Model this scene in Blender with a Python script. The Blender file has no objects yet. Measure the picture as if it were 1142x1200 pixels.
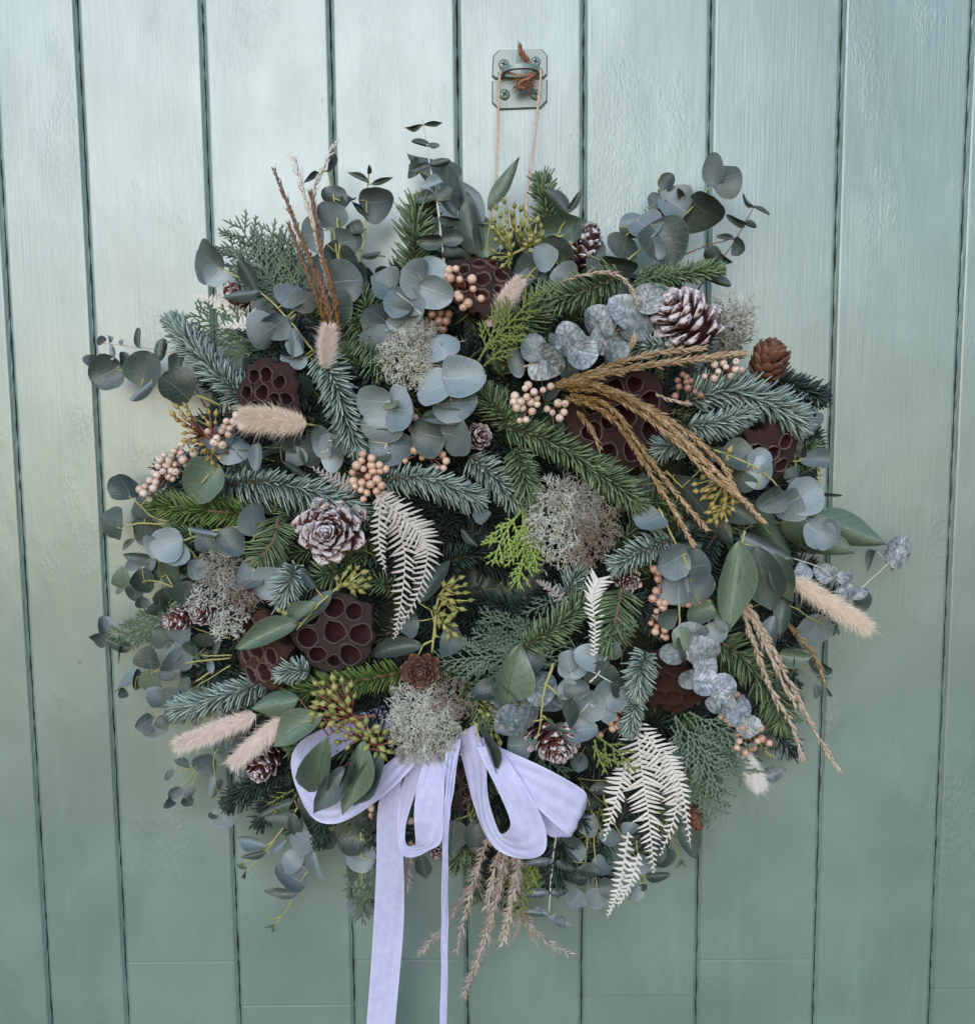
import bpy, math, random
from mathutils import Vector as V, Matrix, noise
R = math.radians
random.seed(7)
S = bpy.context.scene
C = S.collection
# ------------------------------------------------------------------ camera
PITCH, ROLL, DIST, F, PW, PH = R(5.9), R(0.48), 0.78, 1100.0, 1142.0, 1200.0
fw = V((0, math.cos(PITCH), -math.sin(PITCH)))
r0 = V((1, 0, 0)); u0 = V((0, math.sin(PITCH), math.cos(PITCH)))
cr = r0*math.cos(ROLL) - u0*math.sin(ROLL)
cu = u0*math.cos(ROLL) + r0*math.sin(ROLL)
CAM = V((0, 0, 1.5)) - fw*(DIST/math.cos(PITCH))
cd = bpy.data.cameras.new('camera'); cam = bpy.data.objects.new('camera', cd); C.objects.link(cam)
m = Matrix((cr, cu, -fw)).transposed().to_4x4(); m.translation = CAM
cam.matrix_world = m
cd.sensor_fit = 'AUTO'; cd.sensor_width = 36; cd.lens = 36*F/PH; cd.clip_start = .01; cd.clip_end = 500
S.camera = cam
# ------------------------------------------------------------------ light
SUN_EL, SUN_AZ = R(22), R(-10)         # height, and how far to the camera's right, behind the camera
w = bpy.data.worlds.new('World'); S.world = w; w.use_nodes = True
nt = w.node_tree; bg = nt.nodes['Background']
sk = nt.nodes.new('ShaderNodeTexSky'); sk.sky_type = 'NISHITA'; sk.sun_disc = False
sk.sun_elevation = SUN_EL; sk.sun_rotation = math.pi - SUN_AZ; sk.air_density = 1.0; sk.dust_density = .4; sk.ozone_density = 3.3
nt.links.new(sk.outputs[0], bg.inputs[0]); bg.inputs[1].default_value = 0.15
sd = bpy.data.lights.new('sun', 'SUN'); sd.energy = 1.08; sd.angle = R(42); sd.color = (.97, .985, 1)
so = bpy.data.objects.new('sun', sd); C.objects.link(so)
so.rotation_euler = V((-math.sin(SUN_AZ)*math.cos(SUN_EL), math.cos(SUN_AZ)*math.cos(SUN_EL), -math.sin(SUN_EL))).to_track_quat('-Z', 'Y').to_euler()
S.view_settings.view_transform = 'Standard'; S.view_settings.look = 'None'; S.view_settings.exposure = 0.57; S.view_settings.gamma = 1
S.cycles.max_bounces = 6
# ------------------------------------------------------------------ helpers
def P(x, y, h=0.0):
    """the point that lies h mm off the door on the line of sight through (x, y)"""
    d = fw*F + cr*(x-PW/2) - cu*(y-PH/2)
    t = (-h*.001 - CAM.y)/d.y
    return CAM + d*t
def K(h): return (DIST - h*.001)/F            # metres to one pixel, h mm off the door
TOCAM = V((0, -1, 0.0))
def rnd(a, b): return random.uniform(a, b)
def rv(s=1.0): return V((rnd(-s, s), rnd(-s, s), rnd(-s, s)))
def ortho(d, up):
    y = d.normalized(); x = y.cross(up)
    if x.length < 1e-5: x = y.cross(V((.3, .2, 1)))
    x.normalize(); z = x.cross(y).normalized()
    return x, y, z
def curve(pts, n):
    """smooth line of n+1 points through pts"""
    if len(pts) == 2: return [pts[0].lerp(pts[1], i/n) for i in range(n+1)]
    q = [pts[0]*2-pts[1]] + list(pts) + [pts[-1]*2-pts[-2]]
    out = []
    for i in range(n+1):
        s = i/n*(len(pts)-1); k = min(int(s), len(pts)-2); t = s-k
        a, b, c, d = q[k:k+4]
        out.append(.5*((2*b)+(c-a)*t+(2*a-5*b+4*c-d)*t*t+(3*b-a-3*c+d)*t**3))
    return out
def length(p): return sum((p[i+1]-p[i]).length for i in range(len(p)-1))
class MB:
    def __init__(s): s.v = []; s.f = []; s.t = []; s.uv = None
    def add(s, vs, fs, t=0.5):
        o = len(s.v); s.v.extend(vs); s.f.extend([tuple(i+o for i in f) for f in fs])
        s.t.extend(t if isinstance(t, list) else [t]*len(vs))
    def tube(s, pts, rad, n=5, t=0.5, cap=True):
        m_ = len(pts); vs = []; fs = []
        up = V((.31, -.8, .5))
        for i, p in enumerate(pts):
            d = pts[min(i+1, m_-1)] - pts[max(i-1, 0)]
            if d.length < 1e-9: d = V((0, 0, 1))
            x, y, z = ortho(d, up); up = z
            r = rad[i] if isinstance(rad, (list, tuple)) else rad
            for k in range(n):
                a = 2*math.pi*k/n; vs.append(p + x*(r*math.cos(a)) + z*(r*math.sin(a)))
        for i in range(m_-1):
            for k in range(n):
                a = i*n+k; b = i*n+(k+1) % n; fs.append((a, b, b+n, a+n))
        if cap: fs.append(tuple(range(n-1, -1, -1))); fs.append(tuple((m_-1)*n+k for k in range(n)))
        s.add(vs, fs, t)
    def needle(s, p, d, L, r, bend, t):
        x, y, z = ortho(d, TOCAM)
        q = p + d*(L*.55) + bend*.35; e = p + d*L + bend
        vs = [p+x*r*.7, p-x*r*.7, p+z*r*.6, q+x*r, q-x*r, q+z*r*.8, e+x*r*.45, e-x*r*.45, e+z*r*.3]
        s.add(vs, [(0, 2, 5, 3), (2, 1, 4, 5), (1, 0, 3, 4), (3, 5, 8, 6), (5, 4, 7, 8), (4, 3, 6, 7), (6, 8, 7)], t)
    def lathe(s, prof, M, n=10, t=0.5, cap=True):
        """prof: (radius, height) along +Y of matrix M"""
        vs = []; fs = []
        for r, y in prof:
            for k in range(n):
                a = 2*math.pi*k/n; vs.append(M @ V((r*math.cos(a), y, r*math.sin(a))))
        for i in range(len(prof)-1):
            for k in range(n):
                a = i*n+k; b = i*n+(k+1) % n; fs.append((a, a+n, b+n, b))
        if cap: fs.append(tuple(range(n))); fs.append(tuple((len(prof)-1)*n+k for k in range(n-1, -1, -1)))
        s.add(vs, fs, t)
    def mesh(s, name, mat, smooth=True, uvs=None):
        me = bpy.data.meshes.new(name); me.from_pydata([tuple(v) for v in s.v], [], s.f)
        a = me.attributes.new('tint', 'FLOAT', 'POINT'); a.data.foreach_set('value', s.t)
        if uvs:
            l = me.uv_layers.new(name='UVMap')
            for i, lo in enumerate(me.loops): l.data[i].uv = uvs[lo.vertex_index]
        if smooth: me.polygons.foreach_set('use_smooth', [True]*len(me.polygons))
        if mat: me.materials.append(mat)
        me.update(); return me
    def obj(s, name, mat, parent=None, kind=None, smooth=True, uvs=None):
        return link(name, s.mesh(name, mat, smooth, uvs), parent, kind=kind)
WM = {}
def link(name, me, parent=None, M=None, kind=None):
    """an object on mesh me whose world matrix is M, under parent (a thing or a part) if given"""
    o = bpy.data.objects.new(name, me); C.objects.link(o)
    if M is None: M = Matrix.Identity(4)
    WM[o] = M
    if parent is not None:
        o.parent = parent; o.matrix_basis = WM[parent].inverted() @ M
    else: o.matrix_basis = M
    if kind: o['kind'] = kind
    return o
THINGS = []
GROUPS = {'eucalyptus_sprig': 'eucalyptus sprigs in the wreath', 'willow_leaf_sprig': 'long leaved sprigs in the wreath', 'fir_sprig': 'fir sprigs in the wreath', 'cypress_sprig': 'cypress and juniper sprays in the wreath', 'pine_cone': 'cones in the wreath', 'lotus_pod': 'lotus seed pods in the wreath', 'berry_cluster': 'berry clusters in the wreath', 'gumnut_cluster': 'gumnut clusters in the wreath', 'bunny_tail': 'bunny tails in the wreath', 'grass_plume': 'dried grasses in the wreath', 'fern_frond': 'bleached ferns in the wreath', 'moss_clump': 'lichen tufts in the wreath'}
def thing(name, loc, label, cat, group=None):
    o = bpy.data.objects.new(name, None); C.objects.link(o); o.location = loc; o.empty_display_size = .01
    o['label'] = label; o['category'] = cat; WM[o] = Matrix.Translation(loc)
    group = group or GROUPS.get(name)
    if group: o['group'] = group
    THINGS.append(o); return o
def frame(p, d, up, sx=1, sy=1, sz=1):
    x, y, z = ortho(d, up)
    m_ = Matrix((x*sx, y*sy, z*sz)).transposed().to_4x4(); m_.translation = p
    return m_
# ------------------------------------------------------------------ materials
def mat(name): 
    m_ = bpy.data.materials.new(name); m_.use_nodes = True
    n = m_.node_tree.nodes; return m_, m_.node_tree, n['Principled BSDF']
def nd(t, kind, **kw):
    n = t.nodes.new(kind)
    for k, v in kw.items():
        if k.startswith('i_'):
            n.inputs[int(k[2:])].default_value = v
        else: setattr(n, k, v)
    return n
def mth(t, op, a, b=None, c=None):
    n = t.nodes.new('ShaderNodeMath'); n.operation = op
    for i, q in enumerate((a, b, c)):
        if q is None: continue
        if isinstance(q, (int, float)): n.inputs[i].default_value = q
        else: t.links.new(q, n.inputs[i])
    return n.outputs[0]
def mixc(t, fac, a, b):
    n = t.nodes.new('ShaderNodeMix'); n.data_type = 'RGBA'
    for s, q in ((0, fac), (6, a), (7, b)):
        if isinstance(q, (int, float)): n.inputs[s].default_value = q
        elif isinstance(q, tuple): n.inputs[s].default_value = (*q, 1)
        else: t.links.new(q, n.inputs[s])
    return n.outputs[2]
def sstep(t, x, a, b):
    n = t.nodes.new('ShaderNodeMapRange'); n.interpolation_type = 'SMOOTHSTEP'
    n.inputs[1].default_value = a; n.inputs[2].default_value = b
    t.links.new(x, n.inputs[0]); return n.outputs[0]
def noi(t, vec, scale, detail=3, rough=.55):
    n = t.nodes.new('ShaderNodeTexNoise'); n.inputs['Scale'].default_value = scale
    n.inputs['Detail'].default_value = detail; n.inputs['Roughness'].default_value = rough
    if vec is not None: t.links.new(vec, n.inputs['Vector'])
    return n.outputs[0]
def tinted(name, a, b, rough=.55, spec=.3, noise_scale=0, c=None, sheen=0):
    """colour runs from a to b with the attribute tint, c mottles it"""
    m_, t, p = mat(name)
    at = nd(t, 'ShaderNodeAttribute', attribute_name='tint')
    col = mixc(t, at.outputs['Fac'], a, b)
    if c:
        tc = nd(t, 'ShaderNodeNewGeometry')
        f = sstep(t, noi(t, tc.outputs['Position'], noise_scale), .45, .65)
        col = mixc(t, f, col, c)
    t.links.new(col, p.inputs['Base Color']); p.inputs['Roughness'].default_value = rough
    p.inputs['Specular IOR Level'].default_value = spec
    if sheen: p.inputs['Sheen Weight'].default_value = sheen
    return m_
def leafmat(name, a, b, vein, frost=0.0, side=0.35, rough=.42, spec=.55, edge=None):
    m_, t, p = mat(name)
    uv = nd(t, 'ShaderNodeTexCoord'); sx = nd(t, 'ShaderNodeSeparateXYZ'); t.links.new(uv.outputs['UV'], sx.inputs[0])
    u = sx.outputs[0]; v = mth(t, 'ABSOLUTE', mth(t, 'SUBTRACT', sx.outputs[1], .5)); v = mth(t, 'MULTIPLY', v, 2)
    oi = nd(t, 'ShaderNodeObjectInfo')
    geo = nd(t, 'ShaderNodeNewGeometry')
    n1 = noi(t, geo.outputs['Position'], 120, 4, .6)
    f = mth(t, 'ADD', mth(t, 'MULTIPLY', oi.outputs['Random'], .75), mth(t, 'MULTIPLY', sstep(t, n1, .3, .7), .3))
    col = mixc(t, mth(t, 'MINIMUM', f, 1.0), a, b)
    col = mixc(t, mth(t, 'MULTIPLY', sstep(t, noi(t, geo.outputs['Position'], 45, 3), .52, .72), .24), col, (.120, .145, .110))
    mid = mth(t, 'SUBTRACT', 1, sstep(t, mth(t, 'DIVIDE', v, mth(t, 'SUBTRACT', 1.12, u)), .01, .07))
    jit = mth(t, 'MULTIPLY', noi(t, geo.outputs['Position'], 260, 2), .5)
    fr = mth(t, 'FRACT', mth(t, 'ADD', mth(t, 'SUBTRACT', mth(t, 'MULTIPLY', u, 6.5), mth(t, 'MULTIPLY', v, 2.4)), jit))
    sv = mth(t, 'SUBTRACT', 1, sstep(t, mth(t, 'ABSOLUTE', mth(t, 'SUBTRACT', fr, .5)), .02, .1))
    if frost:
        n2 = noi(t, geo.outputs['Position'], 230, 6, .72)
        ff = mth(t, 'MULTIPLY', sstep(t, n2, .36, .68), frost)
        ff = mth(t, 'MULTIPLY', ff, mth(t, 'SUBTRACT', 1, mth(t, 'MULTIPLY', sv, .8)))
        col = mixc(t, ff, col, (.62, .63, .68))
    else:
        n2 = noi(t, geo.outputs['Position'], 700, 4, .7)      # waxy bloom, rubbed off in places
        col = mixc(t, mth(t, 'MULTIPLY', sstep(t, n2, .5, .75), .22), col, (.34, .42, .45))
    col = mixc(t, mth(t, 'MULTIPLY', sv, side), col, vein)
    col = mixc(t, mth(t, 'MULTIPLY', mid, .7), col, vein)
    if edge: col = mixc(t, mth(t, 'MULTIPLY', sstep(t, v, .93, .99), .5), col, edge)
    # speckles and small brown bites
    n3 = noi(t, geo.outputs['Position'], 900, 2)
    col = mixc(t, mth(t, 'MULTIPLY', sstep(t, n3, .70, .76), .55), col, (.09, .06, .035))
    col = mixc(t, mth(t, 'MULTIPLY', geo.outputs['Backfacing'], .3), col, (.30, .36, .37))
    t.links.new(col, p.inputs['Base Color']); p.inputs['Roughness'].default_value = rough; p.inputs['Specular IOR Level'].default_value = spec
    bmp = nd(t, 'ShaderNodeBump'); bmp.inputs['Strength'].default_value = .35; bmp.inputs['Distance'].default_value = .0006
    t.links.new(mth(t, 'SUBTRACT', n2, mth(t, 'ADD', mth(t, 'MULTIPLY', mid, 1.2), mth(t, 'MULTIPLY', sv, .5))), bmp.inputs['Height']); t.links.new(bmp.outputs[0], p.inputs['Normal'])
    return m_
LM = {
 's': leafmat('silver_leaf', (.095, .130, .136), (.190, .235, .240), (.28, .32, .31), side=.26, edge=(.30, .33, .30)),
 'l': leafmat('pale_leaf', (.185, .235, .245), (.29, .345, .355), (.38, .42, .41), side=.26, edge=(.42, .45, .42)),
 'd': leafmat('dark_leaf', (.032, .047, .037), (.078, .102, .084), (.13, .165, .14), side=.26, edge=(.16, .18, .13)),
 'g': leafmat('green_leaf', (.082, .128, .082), (.145, .195, .128), (.055, .085, .060), side=.45, edge=(.24, .28, .16)),
 'w': leafmat('willow_leaf', (.055, .088, .082), (.110, .150, .145), (.24, .31, .24), side=.2, edge=(.2, .25, .16)),
 'f': leafmat('frosted_leaf', (.09, .125, .12), (.17, .205, .215), (.05, .075, .07), frost=.72, side=.6),
 'm': leafmat('mottled_leaf', (.050, .078, .072), (.10, .13, .128), (.10, .15, .13), frost=.38, side=.5),
}
STEM = {'y': tinted('yellow_stem', (.30, .29, .085), (.46, .43, .18)), 'w': tinted('white_stem', (.50, .49, .40), (.6, .58, .5)),
        'b': tinted('brown_stem', (.13, .075, .045), (.20, .12, .07)), 'r': tinted('red_stem', (.22, .07, .05), (.28, .12, .08)),
        'p': tinted('pink_stem', (.42, .30, .25), (.5, .38, .32)), 'g': tinted('green_stem', (.10, .13, .07), (.16, .18, .09))}
NM = {'N': tinted('blue_needle', (.038, .068, .052), (.42, .53, .455), .5, .35), 'G': tinted('green_needle', (.026, .052, .024), (.245, .33, .165), .5, .35),
      'S': tinted('bright_needle', (.040, .078, .016), (.18, .25, .065), .45, .4), 'D': tinted('dark_shade_needle', (.008, .016, .013), (.048, .074, .062), .5, .3)}  # D: colour darkened to paint deeper shade into the gaps
CM = {'j': tinted('juniper_scale', (.045, .080, .052), (.17, .235, .165), .6), 'o': tinted('olive_scale', (.085, .115, .022), (.20, .24, .065), .6),
      'l': tinted('lime_scale', (.115, .18, .032), (.32, .40, .105), .6), 'k': tinted('green_scale', (.045, .085, .045), (.11, .17, .085), .6)}
# ------------------------------------------------------------------ leaves
LEAFME = {}
def leaf_mesh(shape, var, mk):
    k = (shape, var, mk)
    if k in LEAFME: return LEAFME[k]
    rr = random.Random(ord(shape[0])*31+var*7)
    nu, nv = 12, 6
    cup = rr.choice((-1, 1, 1))*rr.uniform(.1, .65); bend = rr.uniform(-.42, .22); skew = rr.uniform(-.06, .06); rip = rr.uniform(.015, .06); ph = rr.uniform(0, 6); notch = rr.uniform(.0, .05)
    mb = MB(); uvs = []
    for i in range(nu+1):
        u = i/nu
        uu = .5-.5*math.cos(math.pi*u)
        if shape == 'round':
            q = 2*uu-1; wd = max(0, 1-abs(q)**2.25)**.5 * (1.04-.10*q)
        elif shape == 'oval':
            q = 2*uu-1; wd = max(0, 1-abs(q)**2.0)**.58 * (1.05-.16*q)
        else:
            wd = math.sin(math.pi*uu**.82)**.92
        wd = max(wd, .015)*.5
        for j in range(nv+1):
            v = j/nv*2-1
            x = v*wd*(1+.05*math.sin(5*uu+ph+2*v)+.02*math.sin(17*uu+ph*2)) + skew*math.sin(math.pi*uu)
            y = uu - (notch*abs(v)**2*(1-uu) if shape == 'round' else 0)
            z = cup*(v*wd)**2*2.2 + bend*uu*uu + rip*math.sin(7*uu+2.3*v+ph)*abs(v) - .012*(1-abs(v))*math.sin(math.pi*uu)
            mb.v.append(V((x, y, z))); mb.t.append(.5); uvs.append((uu, v*.5+.5))
    for i in range(nu):
        for j in range(nv):
            a = i*(nv+1)+j; mb.f.append((a, a+1, a+nv+2, a+nv+1))
    me = mb.mesh('leaf', LM[mk], True, uvs); LEAFME[k] = me; return me
def put_leaf(parent, b, t, w, h, mk, shape, dh=None, roll=None, th=None):
    """a leaf from pixel b to pixel t, w pixels across, rooted h mm off the door"""
    if dh is None: dh = rnd(-9, 12)
    if roll is None: roll = rnd(-22, 22) if shape == 'lance' else rnd(-42, 42)
    B = P(*b, h); T = P(*t, h+dh); d = T-B; L = d.length
    x, y, z = ortho(d, TOCAM)
    vd = (CAM-B).normalized()
    x = y.cross(vd).normalized(); z = x.cross(y)
    q = Matrix.Rotation(R(roll), 3, y); x = q @ x; z = q @ z
    W = w*K(h)/max(math.cos(R(roll)), .5)
    M = Matrix((x*W, y*L, z*L*.9)).transposed().to_4x4(); M.translation = B
    return link('leaf', leaf_mesh(shape, random.randrange(9), mk), parent, M)
def near_stem(stems, x, y):
    best = None
    for si, s in enumerate(stems):
        for i in range(len(s)-1):
            ax, ay, ah = s[i]; bx, by, bh = s[i+1]
            dx, dy = bx-ax, by-ay; l2 = dx*dx+dy*dy or 1
            t = max(0, min(1, ((x-ax)*dx+(y-ay)*dy)/l2))
            q = (ax+dx*t, ay+dy*t, ah+(bh-ah)*t, si); dd = (q[0]-x)**2+(q[1]-y)**2
            if best is None or dd < best[0]: best = (dd, q)
    return best[1]
def sprig(label, stems, leaves, mk='s', sc='y', shape='round', h=70, r=1.5, name='eucalyptus_sprig', cat='eucalyptus'):
    """stems: lists of (x, y[, h]); leaves: (cx, cy, width, height[, look]) or (bx, by, tx, ty, w[, look])"""
    stems = [[(p[0], p[1], p[2] if len(p) > 2 else h) for p in s] for s in stems]
    t = thing(name, P(*stems[0][0]), label, cat)
    mbs = []
    for s in stems:
        mb = MB(); mbs.append(mb)
        c = curve([P(*p) for p in s], 14 if len(s) > 2 else 5)
        c = [p + rv(.0004) for p in c]
        n = len(c); mb.tube(c, [r*K(h)*(1-.5*i/n)*rnd(.88, 1.15) for i in range(n)], 6, .5)
    k = 0
    for lf in leaves:
        look = mk; sh = shape
        if isinstance(lf[-1], str):
            for ch in lf[-1]:
                if ch in LM: look = ch
                if ch == 'L': sh = 'lance'
                if ch == 'O': sh = 'oval'
                if ch == 'R': sh = 'round'
            lf = lf[:-1]
        k += 1
        if len(lf) == 4:
            cx, cy, a, b = lf
            q = near_stem(stems, cx, cy); dx, dy = cx-q[0], cy-q[1]; d = math.hypot(dx, dy)
            if d < 3:
                an = rnd(0, 6.28); dx, dy, d = math.cos(an), math.sin(an), 1
            ux, uy = dx/d, dy/d
            if a > 2.2*b: ux, uy = (1 if ux >= 0 else -1), uy*.3
            if b > 2.2*a: ux, uy = ux*.3, (1 if uy >= 0 else -1)
            l = math.hypot(ux, uy); ux /= l; uy /= l
            L = math.hypot(a*ux, b*uy); W = math.hypot(a*uy, b*ux)
            bb = (cx-ux*L/2, cy-uy*L/2); tt = (cx+ux*L/2, cy+uy*L/2)
        else:
            bb, tt, W = lf[:2], lf[2:4], lf[4]
            L = math.hypot(tt[0]-bb[0], tt[1]-bb[1]); q = near_stem(stems, *bb)
        hh = q[2] + k*.35 + rnd(-1, 2)
        put_leaf(t, bb, tt, W*1.04, hh, look, sh)
        g = math.hypot(bb[0]-q[0], bb[1]-q[1])
        if 2 < g < 60:
            A = P(*q[:3]); B = P(*bb, hh); mbs[q[3]].tube([A, A.lerp(B, .5)+V((0, -.001, 0)), B], [r*K(h)*.75, r*K(h)*.6, r*K(h)*.4], 5)
    for mb in mbs: mb.obj('stem', STEM[sc], t)
    return t
# ------------------------------------------------------------------ fir
def fir_needles(mb, path, L, dens, spread=125, fwd=.75, up=.25, r=.00092, flat=0.0, taper=True):
    tot = length(path); n = int(tot*1000*dens*.66); m_ = len(path)-1
    for i in range(n):
        s = (i+rnd(-.4, .4))/n; s = max(0, min(.999, s)); k = int(s*m_); f = s*m_-k
        p = path[k].lerp(path[k+1], f); tg = (path[k+1]-path[k]).normalized()
        x, y, z = ortho(tg, TOCAM)                       # z: towards the viewer, x: to the side
        a = R(((i*137.508) % 360 - 180)/180*spread + rnd(-6, 6))
        if flat and random.random() < flat: a = R(random.choice((-1, 1))*rnd(60, 105))
        rad = x*math.sin(a) + z*math.cos(a)
        fw_ = fwd*(1+1.6*max(0, s-.8)*5)
        d = (rad + tg*fw_ + rv(.14)).normalized()
        l = L*rnd(.68, 1.15)*(1-.35*max(0, (s-.85)/.15) if taper else 1)
        tint = min(1, max(0, rnd(.1, .75)+.25*math.cos(a)*0))
        tint = .25+.6*random.random(); ti = [tint*.45]*3 + [tint]*3 + [min(1, tint*1.25)]*3
        mb.needle(p+rad*.0006, d, l, r*rnd(.8, 1.15), (tg*rnd(.15, .4)+V((0, 0, up))*rnd(.4, .8))*l*.4, ti)
    # bud of needles at the tip
    e = path[-1]; tg = (path[-1]-path[-2]).normalized()
    for i in range(int(14*dens)):
        d = (tg+rv(.8)).normalized(); tint = rnd(.3, .9)
        mb.needle(e-tg*.002, d, L*rnd(.5, .8), r, V((0, 0, 0)), tint)
def fir(label, pts, L=20, kind='N', h=80, dens=4.2, cat='fir', spread=118, fwd=.5, up=.2, flat=0.0, r=.00092):
    pts3 = [P(p[0], p[1], p[2] if len(p) > 2 else h) for p in pts]
    path = curve(pts3, 16)
    t = thing('fir_sprig', pts3[0], label, cat)
    mb = MB(); mb.tube(path, [.0016*(1-.5*i/16) for i in range(17)], 6, .5); mb.obj('stem', STEM['b'], t)
    mb = MB(); fir_needles(mb, path, L*K(h), dens, spread, fwd, up, r, flat); mb.obj('needles', NM[kind], t, 'stuff')
    return t
# ------------------------------------------------------------------ cypress
def scaly(mb, path, r0, r1, tint):
    tot = length(path); n = max(3, int(tot/.0016)); p = curve(path, n)
    rad = [(r0+(r1-r0)*i/n)*(1.15 if i % 2 else .72) for i in range(n+1)]; rad[-1] *= .4
    mb.tube(p, rad, 5, [min(1, max(0, tint+(.25 if i % 2 else -.15)+rnd(-.1, .1))) for i in range(n+1) for _ in range(5)])
def cypress_into(mb, b, t, side, depth, r, ang=38, keep=1.0, tint=.5):
    """a flat spray: axis b to t, branchlets to both sides in the plane spanned with side"""
    d = t-b; L = d.length; y = d.normalized(); x = side
    mid = b.lerp(t, .5) + x*rnd(-.06, .06)*L + rv(.03)*L
    path = curve([b, mid, t], 8); scaly(mb, path, r, r*.75, tint)
    if depth == 0: return
    n = max(3, int(L/(.0040 if depth > 1 else .0025)))
    for i in range(1, n):
        s = .10+.86*i/n
        p = path[min(8, int(s*8))].lerp(path[min(8, int(s*8)+1)], s*8-int(s*8))
        sg = 1 if i % 2 else -1
        if random.random() > keep: continue
        l = L*(.52 if depth > 1 else .40)*(1-s*.72)*rnd(.75, 1.15)
        if l < .0025: continue
        a = R(ang+rnd(-8, 8)); dd = y*math.cos(a) + x*(sg*math.sin(a)) + rv(.10)
        xs = (x*math.cos(a) - y*(sg*math.sin(a))).normalized()
        cypress_into(mb, p, p+dd.normalized()*l, xs, depth-1, r*.86, ang, keep, min(1, max(0, tint+rnd(-.15, .15))))
def cypress(label, fans, kind='j', h=70, r=.00100, depth=2, cat='conifer spray', tilt=.25, keep=.95, name='cypress_sprig'):
    t = thing(name, P(fans[0][0], fans[0][1], h), label, cat)
    for bx, by, tx, ty, *hh in fans:
        b = P(bx, by, h); e = P(tx, ty, h+(hh[0] if hh else rnd(0, 14)))
        d = (e-b).normalized(); vd = V((rnd(-tilt, tilt), -1, rnd(-tilt, tilt))); x = d.cross(vd).normalized()
        mb = MB(); cypress_into(mb, b, e, x, depth, r, keep=keep, tint=rnd(.35, .6)); mb.obj('spray', CM[kind], t)
    return t
# ------------------------------------------------------------------ cones
def conemat(name, a, b, frost, fcol=(.66, .62, .64)):
    m_, t, p = mat(name)
    tc = nd(t, 'ShaderNodeTexCoord'); sx = nd(t, 'ShaderNodeSeparateXYZ'); t.links.new(tc.outputs['UV'], sx.inputs[0])
    oi = nd(t, 'ShaderNodeObjectInfo'); g = nd(t, 'ShaderNodeNewGeometry')
    n1 = noi(t, g.outputs['Position'], 500, 4, .65); n2 = noi(t, g.outputs['Position'], 180, 3)
    col = mixc(t, mth(t, 'ADD', mth(t, 'MULTIPLY', oi.outputs['Random'], .5), mth(t, 'MULTIPLY', n1, .5)), a, b)
    col = mixc(t, mth(t, 'MULTIPLY', sstep(t, sx.outputs[0], .88, .98), .4), col, tuple(min(1, q*2.2) for q in b))
    if frost:
        f = mth(t, 'ADD', sx.outputs[0], mth(t, 'MULTIPLY', mth(t, 'SUBTRACT', n1, .5), 1.1))
        f = mth(t, 'ADD', f, mth(t, 'MULTIPLY', mth(t, 'SUBTRACT', n2, .5), 1.2))
        f = mth(t, 'MULTIPLY', sstep(t, f, .95-frost*.65, 1.12-frost*.65), .92)
        edge = sstep(t, mth(t, 'ADD', sx.outputs[0], mth(t, 'MULTIPLY', n1, .1)), .97, 1.04)
        f = mth(t, 'MULTIPLY', f, mth(t, 'SUBTRACT', 1, mth(t, 'MULTIPLY', edge, .7)))
        col = mixc(t, f, col, fcol)
    t.links.new(col, p.inputs['Base Color']); p.inputs['Roughness'].default_value = .55; p.inputs['Specular IOR Level'].default_value = .4
    bmp = nd(t, 'ShaderNodeBump'); bmp.inputs['Strength'].default_value = .5; bmp.inputs['Distance'].default_value = .0006
    t.links.new(n1, bmp.inputs['Height']); t.links.new(bmp.outputs[0], p.inputs['Normal'])
    return m_
PM = {'rose': conemat('frosted_rosette_scale', (.060, .020, .016), (.13, .045, .034), .40),
      'white': conemat('whitewashed_scale', (.07, .024, .020), (.15, .055, .044), .62, (.70, .62, .63)),
      'dark': conemat('dark_scale', (.035, .012, .012), (.075, .028, .024), .45),
      'red': conemat('red_scale', (.07, .020, .016), (.15, .045, .032), .42),
      'brown': conemat('brown_scale', (.085, .034, .020), (.18, .075, .042), 0),
      'tan': conemat('dusty_brown_scale', (.090, .042, .028), (.19, .10, .070), 0)}
SCALE = {}
def scale_mesh(mk, thin):
    k = (mk, thin)
    if k in SCALE: return SCALE[k]
    mb = MB(); uvs = []; nu, nv = 9, 6
    top = []; 
    for side in (1, -1):
        for i in range(nu+1):
            u = i/nu
            q_ = min(1, max(0, (u-.3)/.4)); wd = (.42+.58*q_*q_*(3-2*q_))*(1 if u < .70 else max(.12, 1-((u-.70)/.305)**2.6)**.5)*.5
            for j in range(nv+1):
                v = j/nv*2-1
                z = .20*u*u + .34*(v*wd)**2 + (thin if side > 0 else -thin)*(.4+.6*u)*(1-.75*abs(v)**3) + (.10*max(0, u-.75)/.25 if not thin > .08 else 0)
                mb.v.append(V((v*wd, u*(1-.05*v*v), z))); mb.t.append(.5); uvs.append((u if side > 0 else u*.7, v*.5+.5))
    N = (nu+1)*(nv+1)
    for i in range(nu):
        for j in range(nv):
            a = i*(nv+1)+j; mb.f.append((a, a+1, a+nv+2, a+nv+1)); mb.f.append((N+a+nv+1, N+a+nv+2, N+a+1, N+a))
    for j in range(nv): a = nu*(nv+1)+j; mb.f.append((a, a+1, N+a+1, N+a))
    for i in range(nu):
        a = i*(nv+1); b = a+nv; mb.f.append((a+nv+1, N+a+nv+1, N+a, a)); mb.f.append((b, N+b, N+b+nv+1, b+nv+1))
    me = mb.mesh('scale', PM[mk], True, uvs); SCALE[k] = me; return me
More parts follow.
